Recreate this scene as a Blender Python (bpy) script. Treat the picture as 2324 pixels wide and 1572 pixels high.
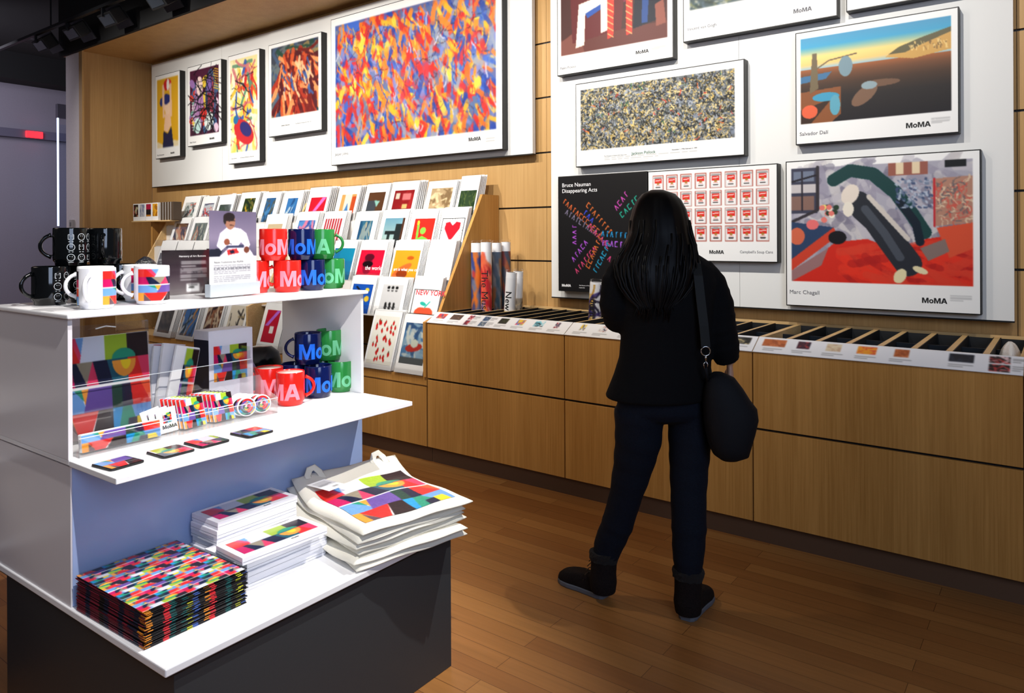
import bpy, bmesh, math, random
import numpy as np
from mathutils import Matrix, Vector
PI = math.pi
for o in list(bpy.data.objects): bpy.data.objects.remove(o)
scn = bpy.context.scene
COL = scn.collection
# ------------------------------------------------------------------ camera
cd = bpy.data.cameras.new('camera'); cam = bpy.data.objects.new('camera', cd); COL.objects.link(cam)
cd.sensor_width = 36; cd.lens = 1673.9 / 2324 * 36; cd.shift_y = -(786 - 539.7) / 2324
YAW, ROLL = -0.64483931, -0.00447387
cy_, sy_, cr_, sr_ = math.cos(YAW), math.sin(YAW), math.cos(ROLL), math.sin(ROLL)
right = Vector((cr_ * cy_, -cr_ * sy_, sr_)); down = Vector((sr_ * cy_, -sr_ * sy_, -cr_)); fwd = Vector((sy_, cy_, 0))
mw = Matrix((right, -down, -fwd)).transposed().to_4x4(); mw.translation = (0, 0, 1.48)
cam.matrix_world = mw; cd.clip_start = 0.05; scn.camera = cam
# ------------------------------------------------------------------ view and world
vs = scn.view_settings
vs.view_transform = 'Standard'; vs.look = 'None'; vs.gamma = 1; vs.use_curve_mapping = False
vs.exposure = 1.08
wd = bpy.data.worlds.new('world'); scn.world = wd; wd.use_nodes = True
wd.node_tree.nodes['Background'].inputs[0].default_value = (0.95, 0.92, 1.0, 1)
wd.node_tree.nodes['Background'].inputs[1].default_value = 0.02
# ------------------------------------------------------------------ lamps of the shop (track spots) and added soft fill lights
def spot(loc, aim, power, deg=70, blend=.8, col=(1, .93, .84), rad=.03):
    l = bpy.data.lights.new('track_spot', 'SPOT'); l.energy = power; l.spot_size = math.radians(deg); l.spot_blend = blend
    l.color = col; l.shadow_soft_size = rad
    o = bpy.data.objects.new('track_spot', l); COL.objects.link(o); o.location = loc
    o.rotation_euler = (Vector(aim) - Vector(loc)).to_track_quat('-Z', 'Y').to_euler(); return o
def area(loc, aim, power, sx, sy, col):
    l = bpy.data.lights.new('fill_light', 'AREA'); l.energy = power; l.shape = 'RECTANGLE'; l.size = sx; l.size_y = sy; l.color = col
    o = bpy.data.objects.new('fill_light', l); COL.objects.link(o); o.location = loc
    o.rotation_euler = (Vector(aim) - Vector(loc)).to_track_quat('-Z', 'Y').to_euler(); return o
NEU = (1, .955, .9)
for x, p in ((-7.3, 50), (-6.4, 85), (-5.2, 100), (-4.1, 115), (-3.0, 95), (-1.9, 100), (-0.9, 85), (.4, 25)):
    spot((x, 2.0, 3.62), (x - .15, 4.25, 2.25), p, 78, .9, NEU)
# spots on the stepped card rack and the counter
spot((-3.6, 2.3, 3.6), (-3.75, 3.9, 1.15), 170, 34, .8, NEU)
spot((-5.2, 2.2, 3.6), (-5.2, 4.0, 1.4), 90, 50, .9, NEU)
spot((-6.8, 2.2, 3.6), (-6.8, 4.0, 1.5), 60, 55, .9, NEU)
# spots on the free-standing display
spot((-.75, 2.75, 3.65), (-1.95, 1.35, .8), 230, 46, .7, NEU, .02)
spot((-.2, .7, 3.3), (-2.2, 1.4, 1.1), 170, 44, .8, NEU, .02)
# floor spill
spot((-3.4, 2.0, 3.6), (-2.6, 3.0, 0), 60, 60, 1, (1, .85, .65), .05)
area((2.2, -.6, 2.6), (-2.1, 1.5, .6), 42, 2.0, 2.0, (.6, .73, 1))  # this and the next two: added fill lights without any fitting
area((-5.0, -1.5, 3.4), (-3.0, 1.5, .6), 18, 2.0, 2.0, (1, .86, .72))
area((-10.8, 2.0, 3.6), (-13, 5.0, 1.6), 42, 1.5, 1.5, (.9, .86, 1))
# ------------------------------------------------------------------ materials
def lin(c):
    return tuple(((v / 255) / 12.92 if v / 255 <= .04045 else ((v / 255 + .055) / 1.055) ** 2.4) for v in c)
MC = {}
def M(name, rgb=(200, 200, 200), rough=.5, metal=0, spec=.5, noise=0, nscale=60, bump=0, emit=0, coat=0):
    if name in MC: return MC[name]
    m = bpy.data.materials.new(name); m.use_nodes = True; nt = m.node_tree; b = nt.nodes['Principled BSDF']
    c = lin(rgb); b.inputs['Base Color'].default_value = (*c, 1); b.inputs['Roughness'].default_value = rough
    b.inputs['Metallic'].default_value = metal; b.inputs['Specular IOR Level'].default_value = spec
    b.inputs['Coat Weight'].default_value = coat
    if noise or bump:
        tc = nt.nodes.new('ShaderNodeTexCoord'); n = nt.nodes.new('ShaderNodeTexNoise'); n.inputs['Scale'].default_value = nscale; n.inputs['Detail'].default_value = 4
        nt.links.new(tc.outputs['Object'], n.inputs['Vector'])
        if noise:
            r = nt.nodes.new('ShaderNodeValToRGB'); r.color_ramp.elements[0].position = .3; r.color_ramp.elements[1].position = .7
            r.color_ramp.elements[0].color = (*[v * (1 - noise) for v in c], 1); r.color_ramp.elements[1].color = (*[min(1, v * (1 + noise)) for v in c], 1)
            nt.links.new(n.outputs['Fac'], r.inputs['Fac']); nt.links.new(r.outputs['Color'], b.inputs['Base Color'])
        if bump:
            bp = nt.nodes.new('ShaderNodeBump'); bp.inputs['Strength'].default_value = bump; bp.inputs['Distance'].default_value = .004
            nt.links.new(n.outputs['Fac'], bp.inputs['Height']); nt.links.new(bp.outputs['Normal'], b.inputs['Normal'])
    if emit:
        b.inputs['Emission Color'].default_value = (*c, 1); b.inputs['Emission Strength'].default_value = emit
    MC[name] = m; return m
def printed(name, rough=.45, coat=0):
    if name in MC: return MC[name]
    m = bpy.data.materials.new(name); m.use_nodes = True; nt = m.node_tree; b = nt.nodes['Principled BSDF']
    a = nt.nodes.new('ShaderNodeAttribute'); a.attribute_name = 'Ink'; nt.links.new(a.outputs['Color'], b.inputs['Base Color'])
    b.inputs['Roughness'].default_value = rough; b.inputs['Coat Weight'].default_value = coat; b.inputs['Specular IOR Level'].default_value = .3
    MC[name] = m; return m
def wood(name, c1, c2, grain='z', rough=.45):
    if name in MC: return MC[name]
    m = bpy.data.materials.new(name); m.use_nodes = True; nt = m.node_tree; b = nt.nodes['Principled BSDF']
    tc = nt.nodes.new('ShaderNodeTexCoord'); mp = nt.nodes.new('ShaderNodeMapping')
    mp.inputs['Scale'].default_value = {'z': (110, 110, 2.2), 'x': (2.2, 110, 110)}[grain]
    nt.links.new(tc.outputs['Object'], mp.inputs['Vector'])
    n = nt.nodes.new('ShaderNodeTexNoise'); n.inputs['Scale'].default_value = 1; n.inputs['Detail'].default_value = 5; n.inputs['Roughness'].default_value = .65
    nt.links.new(mp.outputs['Vector'], n.inputs['Vector'])
    mp2 = nt.nodes.new('ShaderNodeMapping'); mp2.inputs['Scale'].default_value = {'z': (9, 9, .5), 'x': (.5, 9, 9)}[grain]
    nt.links.new(tc.outputs['Object'], mp2.inputs['Vector'])
    n2 = nt.nodes.new('ShaderNodeTexNoise'); n2.inputs['Scale'].default_value = 1; nt.links.new(mp2.outputs['Vector'], n2.inputs['Vector'])
    ad = nt.nodes.new('ShaderNodeMath'); ad.operation = 'MULTIPLY_ADD'; ad.inputs[1].default_value = .6; nt.links.new(n.outputs['Fac'], ad.inputs[0])
    ml = nt.nodes.new('ShaderNodeMath'); ml.operation = 'MULTIPLY'; ml.inputs[1].default_value = .4; nt.links.new(n2.outputs['Fac'], ml.inputs[0]); nt.links.new(ml.outputs[0], ad.inputs[2])
    r = nt.nodes.new('ShaderNodeValToRGB'); r.color_ramp.elements[0].position = .36; r.color_ramp.elements[1].position = .64
    r.color_ramp.elements[0].color = (*lin(c1), 1); r.color_ramp.elements[1].color = (*lin(c2), 1)
    nt.links.new(ad.outputs[0], r.inputs['Fac']); nt.links.new(r.outputs['Color'], b.inputs['Base Color']); b.inputs['Roughness'].default_value = rough
    b.inputs['Specular IOR Level'].default_value = .3
    MC[name] = m; return m
def planks():
    m = bpy.data.materials.new('maple_floor'); m.use_nodes = True; nt = m.node_tree; b = nt.nodes['Principled BSDF']
    tc = nt.nodes.new('ShaderNodeTexCoord')
    br = nt.nodes.new('ShaderNodeTexBrick'); br.inputs['Scale'].default_value = 1; br.inputs['Brick Width'].default_value = 1.15; br.inputs['Row Height'].default_value = .083
    br.inputs['Mortar Size'].default_value = .0012; br.inputs['Mortar Smooth'].default_value = .3; br.inputs['Bias'].default_value = 0; br.offset = .37
    br.inputs['Color1'].default_value = (*lin((166, 115, 62)), 1); br.inputs['Color2'].default_value = (*lin((143, 92, 47)), 1); br.inputs['Mortar'].default_value = (*lin((88, 52, 24)), 1)
    nt.links.new(tc.outputs['Object'], br.inputs['Vector'])
    mp = nt.nodes.new('ShaderNodeMapping'); mp.inputs['Scale'].default_value = (2, 60, 1); nt.links.new(tc.outputs['Object'], mp.inputs['Vector'])
    n = nt.nodes.new('ShaderNodeTexNoise'); n.inputs['Scale'].default_value = 1; n.inputs['Detail'].default_value = 4; nt.links.new(mp.outputs['Vector'], n.inputs['Vector'])
    r = nt.nodes.new('ShaderNodeValToRGB'); r.color_ramp.elements[0].color = (.72, .72, .72, 1); r.color_ramp.elements[1].color = (1.15, 1.15, 1.15, 1)
    nt.links.new(n.outputs['Fac'], r.inputs['Fac'])
    mx = nt.nodes.new('ShaderNodeMix'); mx.data_type = 'RGBA'; mx.blend_type = 'MULTIPLY'; mx.inputs[0].default_value = 1
    nt.links.new(br.outputs['Color'], mx.inputs[6]); nt.links.new(r.outputs['Color'], mx.inputs[7]); nt.links.new(mx.outputs[2], b.inputs['Base Color'])
    b.inputs['Roughness'].default_value = .38; b.inputs['Specular IOR Level'].default_value = .35
    return m
def acrylic(name='clear_acrylic', tint=(1, 1, 1), gl=.1):
    if name in MC: return MC[name]
    m = bpy.data.materials.new(name); m.use_nodes = True; nt = m.node_tree
    for nd in list(nt.nodes): nt.nodes.remove(nd)
    out = nt.nodes.new('ShaderNodeOutputMaterial'); t = nt.nodes.new('ShaderNodeBsdfTransparent'); g = nt.nodes.new('ShaderNodeBsdfGlossy')
    t.inputs[0].default_value = (*tint, 1); g.inputs['Roughness'].default_value = .06; g.inputs['Color'].default_value = (1, 1, 1, 1)
    f = nt.nodes.new('ShaderNodeLayerWeight'); f.inputs[0].default_value = .25
    ad = nt.nodes.new('ShaderNodeMath'); ad.operation = 'MULTIPLY_ADD'; ad.inputs[1].default_value = .28; ad.inputs[2].default_value = gl * .12; nt.links.new(f.outputs['Fresnel'], ad.inputs[0])
    x = nt.nodes.new('ShaderNodeMixShader'); nt.links.new(ad.outputs[0], x.inputs[0]); nt.links.new(t.outputs[0], x.inputs[1]); nt.links.new(g.outputs[0], x.inputs[2])
    nt.links.new(x.outputs[0], out.inputs[0]); MC[name] = m; return m
INK = printed('printed_ink'); INKG = printed('printed_gloss', .22, .3)
WHITE = M('white_laminate', (238, 238, 240), .35); PAPER = M('white_paper', (240, 240, 240), .6); BLACK = M('black_paint', (10, 10, 11), .45)
VEN = wood('beech_veneer', (168, 118, 56), (198, 146, 78)); VENW = wood('wall_veneer', (180, 140, 86), (198, 158, 102)); EDGE = wood('plywood_edge', (196, 158, 104), (222, 188, 134), 'x')
TXT = M('black_ink', (14, 14, 16), .6); TXG = M('grey_ink', (92, 92, 98), .6); TXW = M('white_ink', (240, 240, 240), .6)
ACR = acrylic()
# ------------------------------------------------------------------ helpers
def rot_z(a): return (0, 0, a)
def tag(o, label=None, cat=None, group=None, kind=None):
    for k, v in (('label', label), ('category', cat), ('group', group), ('kind', kind)):
        if v: o[k] = v
    return o
def link(name, me, parent=None, loc=(0, 0, 0), rot=(0, 0, 0)):
    o = bpy.data.objects.new(name, me); COL.objects.link(o); o.location = loc; o.rotation_euler = rot
    if parent: o.parent = parent
    return o
def thing(name, label, cat, loc=(0, 0, 0), rz=0, group=None, rot=None):
    return tag(link(name, None, None, loc, rot or (0, 0, rz)), label, cat, group)
class MB:
    def __init__(s): s.v = []; s.f = []; s.m = []
    def add(s, vs, fs, m=0):
        n = len(s.v); s.v += [tuple(p) for p in vs]; s.f += [tuple(n + i for i in f) for f in fs]; s.m += [m] * len(fs); return s
    def box(s, x0, x1, y0, y1, z0, z1, m=0, mt=None):
        vs = [(x, y, z) for z in (z0, z1) for y in (y0, y1) for x in (x0, x1)]
        if mt: vs = [mt @ Vector(p) for p in vs]
        return s.add(vs, [(0, 2, 3, 1), (4, 5, 7, 6), (0, 1, 5, 4), (2, 6, 7, 3), (0, 4, 6, 2), (1, 3, 7, 5)], m)
    def prism(s, pts, ax, a, b, m=0):      # polygon in the plane across axis ax, from a to b
        def mk(p, t):
            q = list(p); q.insert(ax, t); return q
        n = len(pts)
        return s.add([mk(p, a) for p in pts] + [mk(p, b) for p in pts], [tuple(range(n))[::-1], tuple(range(n, 2 * n))] + [(i, (i + 1) % n, n + (i + 1) % n, n + i) for i in range(n)], m)
    def loft(s, rings, cap=True, m=0):
        n = len(rings[0]); k = len(rings); fs = []
        for r in range(k - 1):
            for i in range(n):
                j = (i + 1) % n; fs.append((r * n + i, r * n + j, (r + 1) * n + j, (r + 1) * n + i))
        if cap: fs += [tuple(range(n))[::-1], tuple(range((k - 1) * n, k * n))]
        return s.add([p for r in rings for p in r], fs, m)
    def ell(s, rs, seg=20, m=0, pw=1):       # rs: (cx, cy, z, rx, ry[, rot])
        R = []
        for q in rs:
            a = q[5] if len(q) > 5 else 0; ring = []
            for i in range(seg):
                t = 2 * PI * i / seg; c, d = math.cos(t), math.sin(t)
                c = math.copysign(abs(c) ** pw, c); d = math.copysign(abs(d) ** pw, d)
                x, y = q[3] * c, q[4] * d; ring.append((q[0] + x * math.cos(a) - y * math.sin(a), q[1] + x * math.sin(a) + y * math.cos(a), q[2]))
            R.append(ring)
        return s.loft(R, True, m)
    def tube(s, path, rad, seg=10, m=0, closed=False, flat=1):
        P = [Vector(p) for p in path]; n = len(P); rad = rad if isinstance(rad, (list, tuple)) else [rad] * n
        R = []; up = Vector((0, 0, 1)); t0 = (P[1] - P[0]).normalized()
        if abs(t0.dot(up)) > .9: up = Vector((0, 1, 0))
        nrm = (up - t0 * up.dot(t0)).normalized()
        for i in range(n):
            a, b = P[(i - 1) % n if closed else max(i - 1, 0)], P[(i + 1) % n if closed else min(i + 1, n - 1)]
            t = (b - a).normalized(); nrm = (nrm - t * nrm.dot(t)).normalized(); bn = t.cross(nrm)
            R.append([P[i] + (nrm * math.cos(2 * PI * k / seg) * flat + bn * math.sin(2 * PI * k / seg)) * rad[i] for k in range(seg)])
        if closed: R.append(R[0])
        return s.loft(R, not closed, m)
    def lathe(s, prof, seg=32, c=(0, 0, 0), m=0):
        return s.loft([[(c[0] + r * math.cos(2 * PI * i / seg), c[1] + r * math.sin(2 * PI * i / seg), c[2] + z) for i in range(seg)] for r, z in prof], True, m)
    def ball(s, c, rx, ry=None, rz=None, seg=14, m=0):
        ry = ry or rx; rz = rz or rx
        return s.ell([(c[0], c[1], c[2] + rz * math.sin(a), max(rx * math.cos(a), .0004), max(ry * math.cos(a), .0004)) for a in [(-.5 + i / 8) * PI for i in range(9)]], seg, m)
    def mesh(s, name, mats, smooth=False):
        me = bpy.data.meshes.new(name); me.from_pydata(s.v, [], s.f)
        for m in (mats if isinstance(mats, (list, tuple)) else [mats]): me.materials.append(m)
        me.polygons.foreach_set('material_index', s.m)
        bm = bmesh.new(); bm.from_mesh(me); bmesh.ops.recalc_face_normals(bm, faces=bm.faces); bm.to_mesh(me); bm.free()
        if smooth: me.polygons.foreach_set('use_smooth', [True] * len(me.polygons))
        me.update(); return me
    def build(s, name, mats, parent=None, loc=(0, 0, 0), rot=(0, 0, 0), smooth=False, bevel=0, remesh=0):
        o = link(name, s.mesh(name, mats, smooth), parent, loc, rot)
        if remesh:
            r = o.modifiers.new('join', 'REMESH'); r.mode = 'VOXEL'; r.voxel_size = remesh; r.use_smooth_shade = True
            q = o.modifiers.new('relax', 'SMOOTH'); q.factor = .5; q.iterations = 4
        if bevel:
            b = o.modifiers.new('edge', 'BEVEL'); b.width = bevel; b.segments = 2; b.limit_method = 'ANGLE'
        return o
def struct(name, mb, mats, **k):
    return tag(mb.build(name, mats, **k), kind='structure')
FY = 0.01703314; CF, SF = math.cos(FY), math.sin(FY)
def W(u, v, z=0): return (u * CF - v * SF, u * SF + v * CF, z)
# ---- painting on a grid of points: x 0..1 to the right, y 0..1 downwards
class Art:
    def __init__(s, w, h, bg=(245, 245, 245), asp=None):
        if 12 < max(w, h) <= 56: w, h = w * 2, h * 2
        s.w, s.h = w, h; s.a = np.empty((h, w, 3), np.float32); s.a[:] = bg; s.k = asp or w / h
        s.X, s.Y = np.meshgrid(np.linspace(0, 1, w), np.linspace(0, 1, h))
    def rect(s, x0, y0, x1, y1, c): s.a[(s.X >= x0) & (s.X <= x1) & (s.Y >= y0) & (s.Y <= y1)] = c; return s
    def poly(s, pts, c):
        ins = np.zeros((s.h, s.w), bool); n = len(pts)
        for i in range(n):
            (x1, y1), (x2, y2) = pts[i], pts[(i + 1) % n]
            if y1 == y2: continue
            k = ((s.Y > y1) != (s.Y > y2)) & (s.X < (x2 - x1) * (s.Y - y1) / (y2 - y1) + x1); ins ^= k
        s.a[ins] = c; return s
    def ell(s, cx, cy, rx, ry, c, ang=0, half=0):
        dx, dy = (s.X - cx) * s.k, s.Y - cy; ca, sa = math.cos(ang), math.sin(ang)
        p, q = dx * ca + dy * sa, -dx * sa + dy * ca; k = (p / rx / s.k) ** 2 + (q / ry) ** 2 < 1
        if half == 1: k &= dy < 0
        if half == 2: k &= dy > 0
        s.a[k] = c; return s
    def line(s, x1, y1, x2, y2, wd, c, mixf=1.0):
        xa, xb = min(x1, x2) - wd, max(x1, x2) + wd; ya, yb = min(y1, y2) - wd, max(y1, y2) + wd
        i0, i1 = max(0, int(xa * (s.w - 1))), min(s.w, int(xb * (s.w - 1)) + 2); j0, j1 = max(0, int(ya * (s.h - 1))), min(s.h, int(yb * (s.h - 1)) + 2)
        if i1 <= i0 or j1 <= j0: return s
        X = (s.X[j0:j1, i0:i1] - x1) * s.k; Y = s.Y[j0:j1, i0:i1] - y1; dx, dy = (x2 - x1) * s.k, y2 - y1; L = dx * dx + dy * dy + 1e-9
        t = np.clip((X * dx + Y * dy) / L, 0, 1); k = (X - t * dx) ** 2 + (Y - t * dy) ** 2 < wd * wd / 4
        b = s.a[j0:j1, i0:i1]; b[k] = b[k] * (1 - mixf) + np.array(c, np.float32) * mixf; return s
    def path(s, pts, wd, c):
        for p, q in zip(pts, pts[1:]): s.line(*p, *q, wd, c)
        return s
    def strokes(s, n, pal, ln, wd, ang, spread, seed, box=(0, 0, 1, 1), curl=0, mixf=.85):
        r = random.Random(seed)
        for i in range(n):
            x, y = r.uniform(box[0], box[2]), r.uniform(box[1], box[3]); a = ang + r.uniform(-spread, spread); c = pal[int(r.random() * len(pal))]; L = ln * r.uniform(.4, 1.3); w_ = wd * r.uniform(.5, 1.4)
            for k in range(1 if not curl else 4):
                x2, y2 = x + L * math.cos(a) / s.k, y + L * math.sin(a); s.line(x, y, x2, y2, w_, c, mixf); x, y = x2, y2; a += r.uniform(-curl, curl)
        return s
    def grad(s, x0, y0, x1, y1, stops):
        k = (s.X >= x0) & (s.X <= x1) & (s.Y >= y0) & (s.Y <= y1); t = (s.Y[k] - y0) / (y1 - y0 + 1e-9)
        s.a[k] = np.stack([np.interp(t, [q[0] for q in stops], [q[1][i] for q in stops]) for i in range(3)], -1); return s
    def grain(s, amt, seed, cell=1):
        g = np.random.default_rng(seed).normal(0, amt, (s.h // cell + 1, s.w // cell + 1, 1)); g = g.repeat(cell, 0).repeat(cell, 1)[:s.h, :s.w]
        s.a = np.clip(s.a + g, 0, 255).astype(np.float32); return s
    def paste(s, o, x0, y0, x1, y1):
        k = (s.X >= x0) & (s.X <= x1) & (s.Y >= y0) & (s.Y <= y1)
        i = ((s.X[k] - x0) / (x1 - x0) * (o.w - 1) + .5).astype(int).clip(0, o.w - 1); j = ((s.Y[k] - y0) / (y1 - y0) * (o.h - 1) + .5).astype(int).clip(0, o.h - 1); s.a[k] = o.a[j, i]; return s
    def lines(s, x0, y0, x1, n, dy, th, c, seed=1):     # unreadable small print
        r = random.Random(seed)
        for i in range(n):
            x = x0
            e = x1 if i < n - 1 else x0 + (x1 - x0) * .6
            while x < e - .002:
                L = (x1 - x0) * r.uniform(.04, .12); s.line(x, y0 + i * dy, min(x + L, e), y0 + i * dy, th, c); x += L + (x1 - x0) * .02
        return s
def flat_fn(w, h): return lambda X, Y: (X * w - w / 2, X * 0, h - Y * h)          # stands in the x-z plane, base at z=0, facing -y
def print_mesh(art, fn, name='print', mat=None):
    X, Y, Z = fn(art.X, art.Y); h, w = art.h, art.w
    p = np.pad(art.a, ((1, 1), (1, 1), (0, 0)), 'edge'); p = p[:-2] * .22 + p[1:-1] * .56 + p[2:] * .22; px_ = p[:, :-2] * .22 + p[:, 1:-1] * .56 + p[:, 2:] * .22      # soften the stair-steps of the grid
    co = np.stack([X, Y, Z], -1).reshape(-1, 3).astype(np.float32); idx = np.arange(h * w).reshape(h, w)
    q = np.stack([idx[:-1, :-1], idx[1:, :-1], idx[1:, 1:], idx[:-1, 1:]], -1).reshape(-1, 4)
    me = bpy.data.meshes.new(name); me.vertices.add(len(co)); me.vertices.foreach_set('co', co.ravel()); me.loops.add(q.size); me.loops.foreach_set('vertex_index', q.ravel().astype(np.int32))
    me.polygons.add(len(q)); me.polygons.foreach_set('loop_start', np.arange(0, q.size, 4, dtype=np.int32)); me.polygons.foreach_set('loop_total', np.full(len(q), 4, np.int32))
    me.update(); c = np.clip(px_.reshape(-1, 3) / 255, 0, 1); c = np.where(c <= .04045, c / 12.92, ((c + .055) / 1.055) ** 2.4) * .92
    at = me.color_attributes.new('Ink', 'FLOAT_COLOR', 'POINT'); at.data.foreach_set('color', np.concatenate([c, np.ones((len(c), 1))], 1).astype(np.float32).ravel())
    me.polygons.foreach_set('use_smooth', [True] * len(q)); me.materials.append(mat or INK); me.validate(); return me
TC = {}
def logo_geo():      # heavy grotesque M o M A from pieces that do not overlap
    v, f = [], []
    def q(*p): n = len(v); v.extend(p); f.append(tuple(range(n, n + len(p))))
    def M_(o): q(*[(o + x, y) for x, y in ((0, 0), (.17, 0), (.17, .47), (.33, 0), (.44, 0), (.6, .47), (.6, 0), (.77, 0), (.77, .7), (.54, .7), (.385, .24), (.23, .7), (0, .7))])
    M_(0); c = 1.08
    for k in range(28):
        a, b = 2 * PI * k / 28, 2 * PI * (k + 1) / 28; q(*[(c + r * math.cos(t) * s_, .255 + r * math.sin(t)) for r, t, s_ in ((.265, a, .96), (.265, b, .96), (.13, b, .86), (.13, a, .86))])
    M_(1.39); o = 2.19; q(*[(o + x, y) for x, y in ((0, 0), (.18, 0), (.234, .15), (.281, .28), (.36, .5), (.36, .7), (.25, .7))]); q(*[(o + x, y) for x, y in ((.54, 0), (.72, 0), (.47, .7), (.36, .7), (.36, .5), (.439, .28), (.486, .15))]); q(*[(o + x, y) for x, y in ((.234, .15), (.486, .15), (.439, .28), (.281, .28))])
    return v, f
def text_geo(s, bold=0):
    if (s, bold) in TC: return TC[(s, bold)]
    if s == 'MoMA': TC[(s, bold)] = logo_geo(); return TC[(s, bold)]
    c = bpy.data.curves.new('t', 'FONT'); c.body = s; c.size = 1; c.resolution_u = 3; c.offset = 0 if 'M' in s else min(bold * .4, .014); c.space_character = 1 + bold
    o = bpy.data.objects.new('t', c); COL.objects.link(o); me = bpy.data.meshes.new_from_object(o.evaluated_get(bpy.context.evaluated_depsgraph_get()))
    v0 = [(p.co.x, p.co.y) for p in me.vertices]; f0 = [tuple(p.vertices) for p in me.polygons]; v, f = list(v0), list(f0)
    bpy.data.objects.remove(o); bpy.data.curves.remove(c); bpy.data.meshes.remove(me)
    TC[(s, bold)] = (v, f); return v, f
def text(mb, s, x, z, size, fn, bold=0, align='l', sub=0, m=0, sx=1):
    v, f = text_geo(s, bold)
    if not v: return mb
    if s != 'MoMA': size *= .64
    if sub:
        bm = bmesh.new(); vv = [bm.verts.new((a, b, 0)) for a, b in v]
        for q in f:
            try: bm.faces.new([vv[i] for i in q])
            except ValueError: pass
        bm.normal_update(); bmesh.ops.triangulate(bm, faces=bm.faces)
        for _ in range(sub): bmesh.ops.subdivide_edges(bm, edges=[e for e in bm.edges if e.calc_length() > .12], cuts=1); bmesh.ops.triangulate(bm, faces=bm.faces)
        bm.verts.index_update(); v = [(q.co.x, q.co.y) for q in bm.verts]; f = [tuple(i.index for i in q.verts) for q in bm.faces]; bm.free()
    wd = max(a for a, b in v) * size * sx; off = {'l': 0, 'c': -wd / 2, 'r': -wd}[align]
    n = len(mb.v); mb.v += [fn(x + off + a * size * sx, z + b * size) for a, b in v]; mb.f += [tuple(n + i for i in q) for q in f]; mb.m += [m] * len(f); return mb
def face_fn(y=-.001): return lambda a, b: (a, y, b)
def raw(mb, name, mats, parent):          # keep the normals as they are (flat lettering)
    me = bpy.data.meshes.new(name); me.from_pydata(mb.v, [], mb.f)
    for m in (mats if isinstance(mats, (list, tuple)) else [mats]): me.materials.append(m)
    me.polygons.foreach_set('material_index', mb.m); return link(name, me, parent)
# ================================================================== the room
YW, YF, ZC = 4.32, 3.54, .985
struct('floor', MB().box(-16, 2.5, -3.5, 7, -.1, 0), planks())
CEI = M('black_ceiling', (13, 14, 16), .9)
struct('ceiling', MB().box(-16, 2.5, -3.5, 7, 4.3, 4.4), CEI)
mb = MB().box(-8.82, 2.5, YW + .012, YW + .2, 0, 4.3, 1)
zs = [0, .57, .93, 1.315, 1.697, 2.084, 2.474, 2.86, 3.25, 4.3]; xs = [-8.46, -7.82, -5.38, -2.94, -.19, 2.5]
for a, b in zip(xs, xs[1:]):
    for c, d in zip(zs, zs[1:]): mb.box(a + .0015, b - .0015, YW + .002, YW + .02, c + .006, d - .006)
struct('wall_back', mb, [VENW, BLACK])
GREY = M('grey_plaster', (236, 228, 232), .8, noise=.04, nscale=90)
mb = MB().box(-8.82, -8.475, YF + .01, YW + .2, 0, 3.51); mb.box(-8.475, -8.46, YF + .02, YW, 0, 3.51, 1)
struct('wall_left', mb, [GREY, VENW])
struct('trim_1', MB().box(-8.475, -8.40, YF, YF + .02, 0, 3.51), VENW)
struct('trim_2', MB().box(-8.9, 2.5, YF, YW, 3.51, 3.56).box(-8.9, 2.5, YF - .03, YF, 3.5, 4.3, 1), [VENW, CEI])
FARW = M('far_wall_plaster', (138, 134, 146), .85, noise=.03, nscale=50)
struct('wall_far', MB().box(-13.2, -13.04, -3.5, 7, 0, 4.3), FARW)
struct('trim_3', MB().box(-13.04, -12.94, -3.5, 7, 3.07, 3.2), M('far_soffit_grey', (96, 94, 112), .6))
struct('trim_4', MB().box(-13.2, -12.6, -3.5, 7, 3.9, 4.3), CEI)
struct('wall_alcove_back', MB().box(-13.04, -8.82, 6.2, 6.3, 0, 4.3), FARW)
tag(MB().box(-12.935, -12.9, 4.62, 4.86, 3.08, 3.18).build('exit_light_reflection', M('red_glow', (255, 30, 40), .5, emit=1.6), bevel=.01), 'small glowing red reflection of an exit light on the grey soffit at far left', 'light')  # reflected exit light, imitated by an emissive block
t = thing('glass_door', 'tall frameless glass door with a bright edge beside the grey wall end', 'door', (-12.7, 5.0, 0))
MB().box(0, .012, 0, 1.1, .02, 3.3).build('glass_pane', acrylic('door_glass', (.92, .95, 1)), t)
MB().box(-.004, .016, -.022, 0, 1.7, 3.42).build('polished_edge', M('glass_edge_glow', (190, 215, 255), .3, emit=1.3), t)  # emission stands in for light caught by the glass edge
MB().box(-.03, .04, -.03, .3, 3.4, 3.62).build('top_clamp', M('brushed_metal', (120, 118, 130), .35, .8), t, bevel=.004)
for x, y, l in ((-11.7, 4.31, 'flat round ceiling fitting nearer the middle of the dark ceiling'), (-12.2, 5.4, 'small round ceiling fitting close to the far grey wall')):
    t = thing('ceiling_speaker', l, 'ceiling fitting', (x, y, 4.3)); MB().lathe([(.16, -.012), (.17, 0)], 24).build('rim', M('dark_grey_metal', (40, 40, 46), .5), t); MB().lathe([(.13, -.02), (.15, -.012)], 24).build('grille', M('grille_black', (20, 20, 23), .7), t)
t = tag(MB().box(-8.70, -8.62, YF - .015, YF + .01, 1.60, 1.70).build('wall_thermostat', M('off_white_plastic', (190, 184, 182), .5), bevel=.004), 'small pale plastic thermostat on the grey wall end', 'thermostat')
MB().box(-8.672, -8.648, YF - .019, YF - .014, 1.63, 1.67).build('dial', M('plastic_grey', (130, 128, 130), .5), t)
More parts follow.
